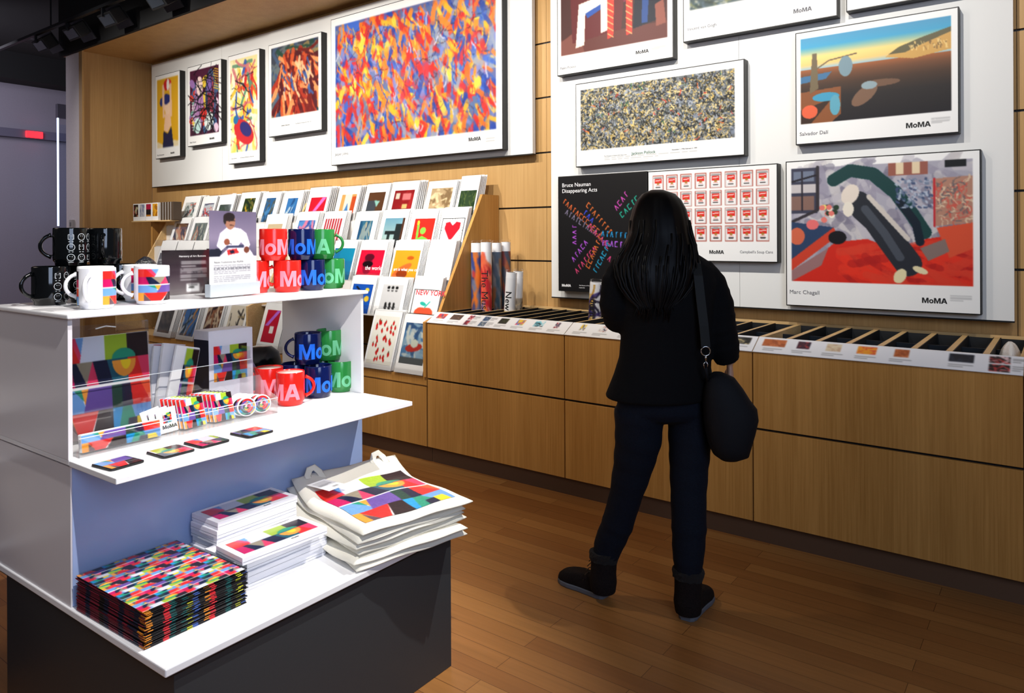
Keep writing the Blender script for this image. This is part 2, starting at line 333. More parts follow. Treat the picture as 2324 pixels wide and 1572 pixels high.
# ---- track with box-shaped floodlights
t = thing('light_track', 'thin black lighting track hanging from the dark ceiling', 'lighting track', (-8.4, 3.24, 3.66))
TRK = M('track_metal', (30, 32, 36), .5, .2)
MB().box(-2.6, 2.6, -.018, .018, 0, .03).build('rail', TRK, t)
for x in (-2.2, 0, 2.2): MB().box(x - .006, x + .006, -.006, .006, .03, .66).build('hanger', TRK, t)
for k, x in enumerate((-8.78, -8.02, -7.25, -6.35)):
    h = thing('track_floodlight', ('black box floodlight on the track, first from the left', 'black box floodlight on the track, second from the left', 'black box floodlight on the track, third from the left', 'black box floodlight on the track, nearest the top edge of the photo')[k], 'track light', (x, 3.24, 3.66))
    R = Matrix.Rotation(math.radians(38), 4, 'X')
    MB().box(-.13, .13, -.03, .09, -.17, -.04, 0, R).build('housing', M('floodlight_black', (12, 13, 15), .6), h, bevel=.006)
    MB().box(-.14, .14, .09, .1, -.24, -.02, 0, R).build('barn_door', TRK, h)
    MB().box(-.01, .01, -.01, .01, -.08, 0).build('stem', TRK, h)
    MB().box(-.105, .105, -.034, -.03, -.15, -.06, 0, R).build('lens', M('lens_glass', (50, 55, 62), .15), h)
# ---- white display boards
def board(x0, x1, z0, z1, seams, lab):
    t = thing('display_board', lab, 'display board', ((x0 + x1) / 2, YW, z0)); c = (x0 + x1) / 2
    xs = [x0] + seams + [x1]
    for a, b in zip(xs, xs[1:]): MB().box(a - c + .001, b - c - .001, -.07, -.035, 0, z1 - z0).build('panel', M('matt_white_board', (226, 226, 222), .7), t)
    MB().box(x0 - c + .08, x1 - c - .08, -.035, 0, .05, z1 - z0 - .05).build('batten', BLACK, t)
    MB().box(x0 - c, x1 - c, -.071, -.034, -.008, 0).build('edge_strip', BLACK, t)
board(-8.32, -3.01, 2.076, 3.46, [-6.9, -4.35], 'long white display board holding the upper left row of framed posters')
board(-2.855, -.2, 1.072, 3.5, [-1.53], 'large white display board holding the crowded group of framed posters above the bins')
# ================================================================== posters
YP = 4.25
def poster(lab, x0, x1, z0, z1, art, texts, rim=BLACK, th=.06):
    w, h = x1 - x0, z1 - z0
    t = thing('framed_poster', lab, 'poster', ((x0 + x1) / 2, YP, z0), group='framed posters on the white boards')
    MB().box(-w / 2, w / 2, -th, 0, 0, h).build('frame', rim, t, bevel=.002)
    r = .006
    o = link('print', print_mesh(art, lambda X, Y: (X * (w - 2 * r) - w / 2 + r, X * 0 - th - .0012, h - r - Y * (h - 2 * r))), t)
    for s, x, z, sz, bold, al, mt in texts: m_ = MB(); text(m_, s, -w / 2 + x * w, z * h, sz, face_fn(-th - .0024), bold, al); raw(m_, 'lettering', mt, t)
    return t
MOMA = 'MoMA'
def moma(x, z, sz, mt=None): return (MOMA, x, z, sz * .61, .045, 'l', mt or TXT)
WB = (243, 243, 240)
# 1 gold portrait-format poster
a = Art(56, 96, WB); a.rect(.07, .05, .93, .88, (222, 168, 34)); a.poly([(.07, .80), (.3, .84), (.5, .78), (.93, .82), (.93, .88), (.07, .88)], (232, 214, 170))
a.poly([(.3, .88), (.33, .68), (.5, .72), (.66, .64), (.74, .88)], (28, 34, 70)); a.poly([(.34, .67), (.42, .42), (.6, .42), (.66, .62), (.5, .7)], (240, 196, 160))
a.ell(.5, .38, .13, .11, (244, 206, 172)); a.ell(.44, .3, .2, .06, (34, 44, 110)).ell(.24, .33, .06, .05, (40, 52, 120)); a.ell(.5, .13, .16, .07, (205, 30, 40)).ell(.52, .13, .06, .07, (245, 240, 230))
for x in (.32, .62): a.line(x, .14, x + .02, .5, .05, (240, 196, 160))
poster('narrow framed poster with a gold background and navy shape, leftmost on the wall', -8.12, -7.60, 2.375, 3.297, a, [('Roy Lichtenstein', .07, .035, .035, 0, 'l', TXG), moma(.62, .04, .045)])
# 2
a = Art(110, 144, WB); a.rect(.07, .05, .93, .88, (74, 26, 52))
r = random.Random(5)
for i in range(46): a.ell(r.uniform(.12, .88), r.uniform(.1, .84), r.uniform(.03, .1), r.uniform(.04, .09), r.choice([(200, 60, 50), (150, 110, 170), (60, 90, 130), (226, 190, 60), (90, 150, 130), (220, 190, 210), (24, 22, 34)]), r.uniform(0, 3))
a.ell(.34, .5, .14, .34, (168, 120, 168)).ell(.7, .42, .16, .34, (70, 84, 120)).ell(.7, .42, .1, .26, (150, 60, 76)).ell(.36, .26, .1, .12, (236, 206, 200)).ell(.66, .26, .08, .12, (120, 90, 160)).ell(.64, .72, .14, .12, (222, 232, 226)).ell(.3, .76, .1, .1, (190, 224, 216)).ell(.48, .62, .1, .08, (210, 50, 44))
for y in range(12): a.line(.12, .42 + y * .035, .24, .42 + y * .035, .012, (240, 240, 236))
for y in range(9): a.line(.78, .08 + y * .03, .92, .11 + y * .03, .01, (236, 200, 50))
a.strokes(60, [(10, 10, 16)], .1, .012, 1, 2, 3, (.1, .08, .86, .8), .6); a.rect(0, .88, 1, 1, WB)
poster('small framed poster of dark purple interlocking ovals, second from the left', -7.45, -6.81, 2.46, 3.30, a, [('Pablo Picasso', .07, .04, .035, 0, 'l', TXG), moma(.66, .05, .05)])
# 3
a = Art(90, 180, WB); a.rect(.06, .04, .94, .9, (240, 226, 160))
B3 = (.08, .06, .86, .86)
a.strokes(90, [(250, 240, 200), (236, 206, 90), (222, 230, 214)], .14, .05, 1.3, 1, 2, B3, .5, .7); a.strokes(40, [(200, 40, 40), (226, 90, 40), (60, 90, 170), (206, 120, 120), (90, 140, 110), (236, 190, 60)], .06, .03, 2, 1.2, 8, B3, .5)
a.strokes(26, [(24, 22, 34), (160, 30, 60)], .04, .009, 2, 2, 9, B3, .7); a.ell(.5, .72, .34, .1, (200, 44, 50), .5).ell(.56, .7, .2, .06, (50, 46, 110), .5).ell(.24, .6, .08, .04, (40, 110, 160)); a.rect(0, .9, 1, 1, WB).rect(0, 0, .06, 1, WB).rect(.94, 0, 1, 1, WB)
poster('tall narrow framed poster of swirling red, blue and yellow strokes', -6.69, -6.16, 2.226, 3.303, a, [('Vasily Kandinsky', .1, .045, .022, 0, 'l', TXG), ('The Museum of Modern Art, New York', .38, .045, .022, 0, 'l', TXT)])
# 4
a = Art(130, 143, WB); a.rect(.05, .04, .95, .8, (60, 66, 78)); B4 = (.07, .05, .92, .78)
a.strokes(160, [(40, 60, 100), (70, 90, 120), (36, 70, 56), (100, 110, 110), (150, 130, 80)], .12, .05, .8, 1.6, 12, B4, .3); a.strokes(170, [(170, 50, 30), (210, 84, 40), (110, 26, 22), (236, 150, 90), (80, 20, 26)], .1, .045, 1.1, 1.1, 13, (.2, .1, .86, .68), .4)
a.strokes(40, [(240, 200, 150), (60, 90, 150)], .08, .03, 1.2, .6, 14, (.25, .2, .8, .6)); a.rect(0, .8, 1, 1, WB).rect(0, 0, .05, 1, WB).rect(.95, 0, 1, 1, WB).rect(0, 0, 1, .04, WB)
poster('framed poster of dark red and orange swirling shards with a wide white foot', -6.02, -5.24, 2.438, 3.306, a, [('Umberto Boccioni', .25, .1, .026, .01, 'l', TXT), ('The Museum of Modern Art, New York', .52, .1, .022, 0, 'l', TXG)])
# 5 large colourful poster
a = Art(300, 196, WB); a.rect(.03, .05, .97, .885, (90, 100, 150)); r = random.Random(21)
J = [(220, 40, 34), (240, 110, 30), (250, 180, 40), (60, 100, 190), (90, 110, 150), (200, 50, 60), (40, 70, 160), (250, 140, 40), (140, 150, 170), (246, 206, 70), (190, 40, 40), (120, 130, 190)]
for i in range(150):
    x, y, w_, h_ = r.uniform(.02, .93), r.uniform(.04, .82), r.uniform(.05, .11), r.uniform(.06, .13); c = r.choice(J if x > .1 else J[3:7]); a.poly([(x + r.uniform(-.01, .01), y), (x + w_, y + r.uniform(-.01, .01)), (x + w_ + r.uniform(-.01, .02), y + h_), (x + r.uniform(-.02, .01), y + h_)], c)
a.strokes(800, J + [(250, 130, 40), (30, 60, 150), (206, 40, 36)], .026, .034, 1.3, .9, 22, (.03, .05, .96, .86), .25, .6); a.strokes(260, [(250, 120, 30), (200, 30, 36), (250, 190, 60), (90, 120, 170), (40, 90, 180), (190, 190, 210)], .018, .008, 1.4, .5, 23, (.03, .05, .96, .86), .5, .9); a.strokes(90, [(60, 20, 30), (30, 40, 70)], .03, .003, 0, 1.6, 24, (.05, .1, .9, .86), .9)
a.rect(0, .885, 1, 1, WB).rect(0, 0, .03, 1, WB).rect(.97, 0, 1, 1, WB).rect(0, 0, 1, .05, WB); a.lines(.92, .925, .965, 5, .008, .003, (150, 150, 150))
poster('very large framed poster of red, orange and blue patchy brushstrokes', -5.115, -3.228, 2.115, 3.385, a, [('Jasper Johns', .027, .065, .055, .01, 'l', TXG), moma(.83, .065, .066)])
# 6 chairs-and-table browns, top middle
a = Art(240, 154, WB); a.rect(.03, 0, .96, .78, (70, 38, 34)); a.rect(.03, .6, .96, .78, (96, 50, 44)).poly([(.03, .62), (.2, .5), (.25, .78), (.03, .78)], (120, 70, 60)).poly([(.15, 0), (.6, 0), (.62, .3), (.2, .34)], (128, 44, 70)).poly([(.12, .1), (.6, .28), (.58, .6), (.14, .66)], (96, 34, 36))
a.poly([(.2, .22), (.46, .16), (.46, .58), (.4, .6), (.4, .3), (.26, .34), (.25, .7), (.17, .72)], (236, 230, 214)).poly([(.26, .34), (.4, .27), (.4, .33), (.28, .4)], (40, 80, 160)).poly([(.25, 0), (.42, 0), (.4, .06), (.3, .1)], (60, 90, 150)).poly([(.1, 0), (.17, 0), (.16, .06), (.09, .09)], (236, 230, 214))
for x in (.46, .62): a.poly([(x, .16), (x + .06, .14), (x + .05, .66), (x, .68)], (214, 60, 46))
for k in range(7):
    for x in (.46, .62): a.line(x, .2 + k * .07, x + .05, .25 + k * .07, .01, (240, 190, 120))
a.poly([(.7, .1), (.9, .06), (.92, .56), (.68, .62)], (20, 24, 38)).poly([(.76, .1), (.82, .09), (.8, .58), (.75, .58)], (36, 70, 130)).poly([(.58, .02), (.68, 0), (.67, .14), (.58, .17)], (236, 214, 160)).poly([(.72, 0), (.86, 0), (.84, .06), (.74, .07)], (236, 214, 160)).poly([(.86, .4), (.93, .36), (.95, .62), (.87, .64)], (140, 80, 66))
a.rect(0, .78, 1, 1, WB).rect(0, 0, .03, 1, WB).rect(.96, 0, 1, 1, WB); a.lines(.83, .84, .95, 5, .012, .004, (150, 150, 150))
poster('framed poster of brown, white and red angular shapes, top left of the right board', -2.76, -1.912, 2.574, 3.16, a, [('Pablo Picasso', .03, .07, .036, 0, 'l', TXG), moma(.7, .1, .05)])
# 7
a = Art(130, 80, WB); a.rect(.04, 0, .96, .66, (66, 82, 84)); a.strokes(420, [(90, 110, 130), (50, 70, 60), (150, 150, 96), (40, 50, 46), (190, 190, 170)], .03, .014, .2, .6, 31, (.04, 0, .95, .64), .4); a.strokes(130, [(70, 60, 56), (56, 50, 50)], .04, .03, .3, .8, 32, (.12, 0, .5, .4), .4); a.rect(0, .66, 1, 1, WB).rect(0, 0, .04, 1, WB).rect(.96, 0, 1, 1, WB); a.lines(.86, .8, .96, 4, .014, .004, (160, 160, 160))
poster('framed poster of grey-green water-like brushwork cut by the top edge', -1.85, -.972, 2.655, 3.2, a, [('Vincent van Gogh', .03, .12, .04, 0, 'l', TXG), moma(.74, .1, .055, TXG)])
poster('framed white poster corner at the very top right of the right board', -.93, -.30, 2.668, 3.2, Art(30, 30, WB).rect(.1, .1, .9, .6, (90, 100, 120)), [])
# 8 long speckled poster
a = Art(380, 184, WB); a.rect(.03, .075, .955, .81, (104, 108, 110)); B8 = (.03, .075, .95, .81)
a.strokes(1700, [(226, 200, 130), (240, 216, 150), (120, 130, 146), (160, 168, 180), (20, 20, 20), (30, 34, 30), (214, 180, 90)], .02, .012, 0, 3.2, 41, B8, 1.2); a.strokes(2600, [(12, 12, 12), (20, 20, 22), (232, 206, 136), (150, 160, 176), (70, 78, 70)], .016, .005, 0, 3.2, 42, B8, 1.5, 1); a.strokes(60, [(36, 96, 60), (206, 60, 40), (220, 110, 50)], .015, .008, 0, 3.2, 43, B8, 1, 1)
a.rect(0, .81, 1, 1, WB).rect(0, 0, .03, 1, WB).rect(.955, 0, 1, 1, WB).rect(0, 0, 1, .075, WB)
a.lines(.19, .925, .75, 2, .018, .005, (150, 150, 150), 4).lines(.28, .967, .6, 1, .02, .004, (190, 190, 190), 5)
poster('long framed poster of black, cream and grey tangled paint splatter', -2.616, -1.475, 1.948, 2.503, a, [('Jackson Pollock', .365, .098, .04, .02, 'l', M('green_ink', (20, 92, 66), .6)), ('The Museum of Modern Art, New York', .19, .1, .0155, .02, 'l', TXT), ('November 1, 1998\u2013February 2, 1999', .605, .112, .0165, .02, 'l', TXT)])
# 9 landscape with glowing sky
a = Art(290, 232, WB); x0, x1, y0, y1 = .03, .965, .055, .825
a.rect(x0, y0, x1, y1, (66, 40, 24)); a.grad(x0, y0, x1, .34, [(0, (70, 150, 190)), (.3, (60, 160, 200)), (.62, (246, 216, 130)), (.85, (240, 200, 120)), (1, (150, 190, 210))]); a.grad(x0, .34, x1, y1, [(0, (160, 90, 44)), (.12, (110, 66, 36)), (.3, (66, 42, 26)), (.55, (32, 26, 26)), (1, (22, 20, 26))])
a.poly([(.58, .32), (.66, .25), (.78, .2), (x1, .14), (x1, .32), (.75, .36)], (206, 160, 84)).poly([(.6, .3), (.66, .25), (.78, .2), (x1, .14), (x1, .18), (.8, .25), (.7, .3)], (96, 90, 60)); a.strokes(40, [(110, 84, 50), (240, 206, 130)], .03, .008, 1.4, .3, 51, (.72, .22, .94, .28))
a.poly([(x0, .4), (.24, .38), (.2, .44), (x0, .46)], (60, 110, 150)).poly([(x0, .54), (.3, .52), (.3, .76), (.24, y1), (x0, y1)], (134, 78, 40)).poly([(x0, .7), (.24, .62), (.1, y1), (x0, y1)], (52, 32, 22)).poly([(.11, .2), (.14, .2), (.15, .52), (.09, .56)], (110, 96, 70)); a.path([(.14, .34), (.22, .28), (.4, .25)], .012, (110, 96, 70))
a.ell(.33, .35, .045, .09, (120, 146, 156)).ell(.2, .6, .09, .04, (60, 150, 184)).ell(.26, .68, .035, .09, (90, 160, 180)).ell(.09, .72, .055, .06, (226, 96, 60)).ell(.45, .62, .1, .06, (120, 90, 70), -.7).ell(.55, .53, .12, .03, (110, 80, 60)).ell(.48, .54, .05, .035, (140, 160, 166)); a.rect(0, y1, 1, 1, WB); a.lines(.85, .875, .955, 5, .01, .004, (170, 170, 170))
poster('framed landscape poster with a glowing yellow and blue sky over dark ground', -1.192, -.416, 1.983, 2.60, a, [('Salvador Dal\u00ed', .028, .08, .043, .012, 'l', TXG), moma(.7, .07, .062)])
# 10 red floor poster
a = Art(310, 268, WB); x0, x1, y0, y1 = .028, .97, .045, .835
a.rect(x0, y0, x1, y1, (168, 166, 178)); a.strokes(160, [(150, 146, 162), (186, 182, 190), (120, 116, 134), (200, 196, 196)], .05, .05, .6, 1.5, 61, (x0, y0, .9, .6), .3, .6)
a.poly([(x0, .8), (.28, .56), (.45, .54), (.62, .62), (.75, .54), (x1, .5), (x1, y1), (x0, y1)], (206, 40, 26)); a.strokes(90, [(226, 50, 30), (170, 26, 24), (214, 60, 40)], .06, .04, .3, .5, 62, (.3, .6, .93, .8), .2, .6)
a.rect(x0, y0, .18, .36, (60, 62, 80)).rect(.04, .07, .16, .14, (110, 120, 140)).rect(x0, .16, .17, .22, (196, 190, 190)).rect(x0, .24, .16, .34, (130, 100, 90)); a.path([(.18, y0), (.18, .34), (x0, .42)], .02, (50, 46, 52)); a.path([(x0, .14), (.17, .1)], .012, (30, 28, 36)); a.path([(.09, .07), (.09, .34)], .01, (40, 36, 46))
a.poly([(x0, .42), (.27, .46), (x0, .68)], (40, 62, 96)).poly([(x0, .68), (.27, .46), (.29, .52), (x0, .76)], (200, 62, 40)).poly([(x0, .76), (.24, .6), (.2, .72), (x0, y1)], (150, 110, 110)).ell(.15, .44, .035, .035, (226, 110, 110)).ell(.06, .52, .045, .06, (206, 100, 70)).ell(.29, .53, .05, .045, (18, 18, 24))
a.path([(.27, .14), (.36, .08), (.48, .11), (.6, .24), (.68, .38), (.74, .5)], .085, (22, 62, 62)); a.path([(.62, .3), (.7, .44), (.72, .56)], .05, (16, 30, 44)); a.path([(.4, .3), (.5, .42), (.58, .56), (.66, .7)], .16, (38, 42, 50)); a.path([(.44, .34), (.54, .5), (.62, .66)], .05, (70, 76, 86)); a.path([(.46, .26), (.56, .4), (.66, .54)], .03, (206, 198, 188))
a.ell(.36, .24, .045, .07, (226, 214, 200), .5).ell(.35, .34, .03, .05, (232, 224, 208)); r = random.Random(8)
for k in range(14): a.ell(.24 + r.uniform(-.045, .045), .37 + r.uniform(-.05, .04), .016, .018, r.choice([(240, 236, 214), (226, 120, 110), (240, 220, 120), (40, 60, 44)]))
a.rect(.56, y0, .76, .13, (150, 90, 76)).rect(.6, y0, .64, .12, (226, 206, 170)).rect(.68, y0, .72, .12, (226, 206, 170)).rect(.84, y0, .94, .09, (20, 24, 28)); a.strokes(120, [(60, 76, 110), (110, 126, 150), (180, 190, 206)], .012, .012, .8, 1, 64, (.6, .15, .78, .34)); a.poly([(.78, .16), (x1, .15), (x1, .44), (.79, .46)], (176, 130, 110)); a.strokes(110, [(200, 90, 76), (216, 190, 160), (110, 100, 100)], .012, .008, 0, 2, 65, (.8, .18, .95, .42), 1); a.path([(.79, .16), (.79, .46)], .012, (190, 40, 50)); a.poly([(.8, .47), (x1, .44), (x1, .6), (.86, .66)], (214, 80, 50)).poly([(.72, .6), (.84, .54), (.86, .62), (.76, .68)], (130, 110, 104))
a.ell(.62, .78, .03, .05, (226, 214, 170), .5).ell(.72, .74, .04, .02, (226, 214, 170), .4).rect(0, y1, 1, 1, WB).rect(0, 0, x0, 1, WB).rect(x1, 0, 1, 1, WB); a.lines(.865, .895, .96, 4, .01, .004, (170, 170, 170))
poster('large framed poster with a bright red floor and dark curving shapes', -1.247, -.328, 1.098, 1.897, a, [('Marc Chagall', .02, .085, .047, .012, 'l', TXG), moma(.725, .06, .062)])
# 11 grid poster
a = Art(290, 200, WB)
for i in range(8):
    for j in range(4):
        x, y = .035 + i * .117, .045 + j * .192; a.rect(x, y, x + .094, y + .17, (176, 84, 70)); a.rect(x + .006, y + .008, x + .088, y + .162, (226, 224, 222)); a.rect(x + .018, y + .025, x + .076, y + .15, (246, 244, 242)); a.rect(x + .018, y + .036, x + .076, y + .09, (222, 40, 30)); a.ell(x + .047, y + .09, .012, .014, (170, 120, 50)); a.ell(x + .047, y + .027, .04, .011, (150, 150, 150)); a.line(x + .03, y + .132, x + .064, y + .132, .012, (40, 36, 36)); a.line(x + .03, y + .112, x + .064, y + .112, .006, (210, 90, 80)); a.line(x + .026, y + .06, x + .068, y + .054, .01, (246, 230, 226))
poster('framed poster with a grid of small red and white squares behind the person', -2.089, -1.29, 1.334, 1.891, a, [moma(.5, .085, .05), ("Campbell's Soup Cans", .965, .095, .033, 0, 'r', TXG)])
# 12 black poster with neon strokes
a = Art(225, 270, (12, 12, 15)); r = random.Random(77)
N = [((255, 120, 60), (.05, .2, .52, .52)), ((150, 140, 170), (.08, .3, .45, .5)), ((255, 90, 150), (.35, .42, .6, .62)), ((255, 130, 60), (.34, .24, .62, .5)), ((240, 90, 210), (.66, .3, .8, .16)), ((40, 200, 170), (.72, .36, .92, .2)), ((40, 170, 240), (.5, .5, .8, .52)), ((200, 110, 255), (.5, .58, .8, .6)), ((210, 100, 255), (.16, .74, .34, .56)), ((255, 80, 140), (.2, .84, .44, .62)), ((255, 130, 60), (.34, .8, .5, .52)), ((40, 190, 240), (.42, .84, .6, .58)), ((220, 100, 255), (.19, .6, .19, .42)), ((255, 80, 150), (.58, .7, .8, .86)), ((70, 90, 255), (.3, .3, .42, .4))]
for c, (xa, ya, xb, yb) in N:
    L = math.hypot(xb - xa, yb - ya); n = max(3, int(L / .044)); ux, uy = (xb - xa) / L, (yb - ya) / L; nx, ny = uy * .021, -ux * .021
    for k in range(n):
        px, py_ = xa + (xb - xa) * (k + .5) / n, ya + (yb - ya) * (k + .5) / n; q = r.random(); e = .013
        P = [(px - nx - ux * e, py_ - ny - uy * e), (px + nx, py_ + ny), (px - nx + ux * e, py_ - ny + uy * e)] if q < .4 else [(px + nx + ux * e, py_ + ny + uy * e), (px + nx - ux * e, py_ + ny - uy * e), (px - nx - ux * e, py_ - ny - uy * e), (px - nx + ux * e, py_ - ny + uy * e)] if q < .7 else [(px - nx, py_ - ny), (px + nx, py_ + ny), (px + nx + ux * e, py_ + ny + uy * e)]
        dk = tuple(v * .28 for v in c); a.path(P, .013, dk); a.path(P, .0055, c)
poster('black framed poster with crossing strokes of coloured neon tubes', -2.752, -2.09, 1.12, 1.893, a, [('Bruce Nauman', .05, .905, .058, .008, 'l', TXW), ('Disappearing Acts', .05, .855, .058, .008, 'l', TXW), (MOMA, .045, .04, .0246, .045, 'l', TXW), ('The Museum of Modern Art', .25, .052, .015, .02, 'l', TXW), ('MoMA PS1', .25, .032, .015, .02, 'l', TXW)], th=.07)
# ================================================================== flat-file counter under the right board
BLK = M('black_bin_liner', (9, 11, 14), .7); TOE = M('toe_kick_brown', (92, 66, 46), .6)
def thumb(kind, sd):
    a = Art(14, 14)
    a.a[:] = kind[0]; a.strokes(26, kind, .3, .12, 0, 3, sd, (0, 0, 1, 1), .5); return a
def unit(x0, x1, nd, dw, thumbs, lab):
    w = x1 - x0; t = thing('poster_bin_cabinet', lab, 'cabinet', ((x0 + x1) / 2, YF, 0), group='wooden poster cabinets along the back wall'); h = w / 2
    MB().box(-h, h, .05, .07, 0, .12, 0).build('toe_kick', TOE, t)
    MB().box(-h + .003, h - .003, 0, .02, .11, .550).build('door', VEN, t, bevel=.0015)
    MB().box(-h + .003, h - .003, 0, .02, .562, .925).build('drawer', VEN, t, bevel=.0015)
    MB().box(-h, h, .021, .72, .12, .78, 0).box(-h, -h + .008, .021, .775, .78, .93, 1).box(h - .008, h, .021, .775, .78, .93, 1).build('carcass', [BLK, EDGE], t)
    MB().prism([(-.004, .925), (.1, .985), (.1, .93), (.02, .925)], 0, -h + .001, h - .001).build('sloping_rail', EDGE, t)
    MB().box(-h, h, .755, .775, .78, ZC + .01).build('back_ledge', EDGE, t)
    a = Art(300, 30, (244, 244, 246))
    for k, (cx, kind, ty, ww) in enumerate(thumbs):
        c = cx
        if ty == 2:
            for q in (0, 1): a.paste(thumb(kind, k * 3 + q), c - ww, .1 + q * .44, c + ww, .46 + q * .44); a.lines(c + ww + .006, .16 + q * .44, c + ww + .05, 3, .09, .03, (130, 130, 130), k)
        else: a.paste(thumb(kind, k * 3), c - ww, .12, c + ww, .58); a.lines(c - .04, .72, c + .04, 2, .12, .03, (140, 140, 140), k)
    sl = math.hypot(.104, .06)
    o = link('label_strip', print_mesh(a, lambda X, Y: ((X - .5) * (w - .004), -.006 + (1 - Y) * .104, .9285 + (1 - Y) * .06)), t)
    m = o.modifiers.new('thickness', 'SOLIDIFY'); m.thickness = .003; m.offset = -1
    for k in range(nd + 1):
        x = -h + w * k / nd; d = dw if 0 < k < nd else dw * .7; x = min(max(x, -h + d / 2), h - d / 2)
        MB().box(x - d / 2, x + d / 2, .1, .755, .78, ZC).build('divider', EDGE, t)
        if 0 < k: MB().box(x - w / nd + dw / 2 + .001, x - dw / 2 - .001, .42, .43, .78, .968).build('cross_divider', M('charcoal_sheet', (26, 32, 40), .35), t)
    for k in range(nd):
        xa, xb = -h + w * k / nd + dw / 2 + .001, -h + w * (k + 1) / nd - dw / 2 - .001
        m_ = MB().box(xa, xa + .003, .1, .755, .78, .984).box(xb - .003, xb, .1, .755, .78, .984).box(xa, xb, .752, .755, .78, .98); m_.build('bin_liner', BLK, t)
    return t
RB = [(200, 50, 50), (90, 60, 120), (220, 130, 60)]; BR = [(80, 60, 50), (120, 90, 70), (50, 40, 40)]; RW = [(180, 40, 50), (240, 230, 230), (40, 30, 60)]; BL = [(60, 90, 130), (30, 40, 60), (170, 180, 180)]; DK = [(20, 26, 20), (60, 70, 40), (30, 30, 30)]; YE = [(240, 200, 60), (50, 60, 120), (245, 240, 230)]; CY = [(110, 200, 220), (20, 24, 30), (240, 240, 240)]; OR = [(190, 100, 50), (160, 80, 40), (210, 120, 70)]; SP = [(60, 60, 56), (200, 180, 130), (20, 20, 20)]; CR = [(226, 206, 170), (206, 170, 140), (236, 220, 190)]
unit(-3.365, -2.292, 9, .009, [(.07, RB, 1, .035), (.19, BR, 1, .042), (.3, RW, 2, .018), (.42, BL, 2, .024), (.55, DK, 1, .03), (.67, [(240, 200, 60), (220, 60, 120), (60, 120, 220)], 1, .026), (.8, CY, 1, .032), (.92, RW[1:] + RW, 1, .016)], 'wooden poster cabinet with thin black bins, beside the stepped card rack')
unit(-2.292, -1.214, 8, .014, [(.08, YE, 1, .016), (.2, [(240, 238, 236), (40, 36, 60), (220, 160, 150)], 1, .026), (.35, BR, 1, .03), (.5, BL, 1, .03), (.65, RB, 1, .03), (.8, CR, 1, .03), (.93, SP, 1, .045)], 'wooden poster cabinet behind the person in black')
unit(-1.214, -.137, 8, .024, [(.08, OR, 1, .05), (.205, [(70, 30, 46), (200, 60, 60), (30, 26, 50)], 1, .027), (.33, CR, 1, .03), (.46, [(246, 160, 40), (236, 100, 60), (226, 70, 50)], 1, .036), (.59, OR, 1, .028), (.8, [(26, 30, 40), (40, 46, 60)], 1, .042), (.925, [(30, 26, 28), (200, 60, 60), (240, 200, 200)], 2, .034)], 'wooden poster cabinet with wide black bins at the right edge of the photo')
unit(-.137, .94, 8, .024, [(.1, BL, 1, .03)], 'wooden poster cabinet mostly beyond the right edge of the photo')
tag(MB().box(-.28, -.278, 0, .24, 0, .1).ball((0, .12, .05), .05, .1, .045).ball((.02, .2, .06), .04, .06, .04).build('plastic_bag', M('crumpled_plastic', (226, 224, 218), .25, bump=.8, nscale=40), None, (-.2, 3.86, .9), smooth=True, remesh=.008), 'crumpled clear plastic bag in the last bin at the far right', 'bag')
bpy.data.objects.remove(bpy.data.objects['plastic_bag'])
def crumple(name, lab, cat, loc, sx, sy, sz, mat, sd, parent=None):
    r = random.Random(sd); rs = []
    for i in range(9):
        a = (-.5 + i / 8) * PI; rs.append([(sx * max(math.cos(a), .05) * (1 + r.uniform(-.16, .16)) * math.cos(2 * PI * k / 18), sy * max(math.cos(a), .05) * (1 + r.uniform(-.16, .16)) * math.sin(2 * PI * k / 18), sz * (1 + math.sin(a)) * (1 + r.uniform(-.03, .03))) for k in range(18)])
    o = MB().loft(rs).build(name, mat, parent, loc, smooth=False); s = o.modifiers.new('s', 'SUBSURF'); s.levels = s.render_levels = 1
    return tag(o, lab, cat) if lab else o
CRP = M('crumpled_plastic', (214, 210, 204), .22, bump=.8, nscale=60)
crumple('plastic_bundle', 'bundle wrapped in crumpled clear plastic in the last bin at the far right', 'plastic bundle', (-.2, 3.9, .785), .048, .16, .115, CRP, 3)
crumple('cloth_bundle', 'pale cloth bundle lying in a poster bin under the red-floored poster', 'cloth', (-.735, 3.82, .785), .045, .13, .085, M('pale_cloth', (186, 180, 174), .8, bump=.3), 4)
# ================================================================== rolled posters in clear sleeves
def roll(lab, x, y, z0, z1, r, art, caption=None, tilt=(0, 0), cap=.9, fs=.05):
    t = thing('poster_tube', lab, 'poster tube', (x, y, z0), group='rolled posters standing in the bins', rot=(tilt[0], tilt[1], 0)); h = z1 - z0
    MB().lathe([(r, 0), (r, h)], 26).build('core', PAPER, t, smooth=False)
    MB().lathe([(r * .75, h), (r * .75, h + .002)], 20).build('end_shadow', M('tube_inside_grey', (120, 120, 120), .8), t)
    link('printed_sheet', print_mesh(art, lambda X, Y: (-(r + .0008) * np.cos(X * 2 * PI - .3), -(r + .0008) * np.sin(X * 2 * PI - .3), h * cap * (1 - Y)), mat=INKG), t)
    MB().lathe([(r + .0022, .0), (r + .0022, h + .012), (r + .0016, h + .018)], 26).build('clear_sleeve', ACR, t, smooth=True)
    if caption:
        m = MB(); f = lambda a, b: ((r + .0012) * math.sin(b / r - .35), -(r + .0012) * math.cos(b / r - .35), h * cap * .78 - a)
        text(m, caption, 0, 0, fs, f, .05, sub=3); raw(m, 'lettering', TXT, t)
    return t
JO = [(60, 80, 150), (210, 60, 60), (240, 130, 50), (120, 130, 160), (40, 50, 110)]
def tart(pal, n, sd, bg=None, ang=1.4): a = Art(40, 70, bg or pal[0]); a.strokes(n, pal, .12, .07, ang, .6, sd, (0, 0, 1, 1), .4); return a
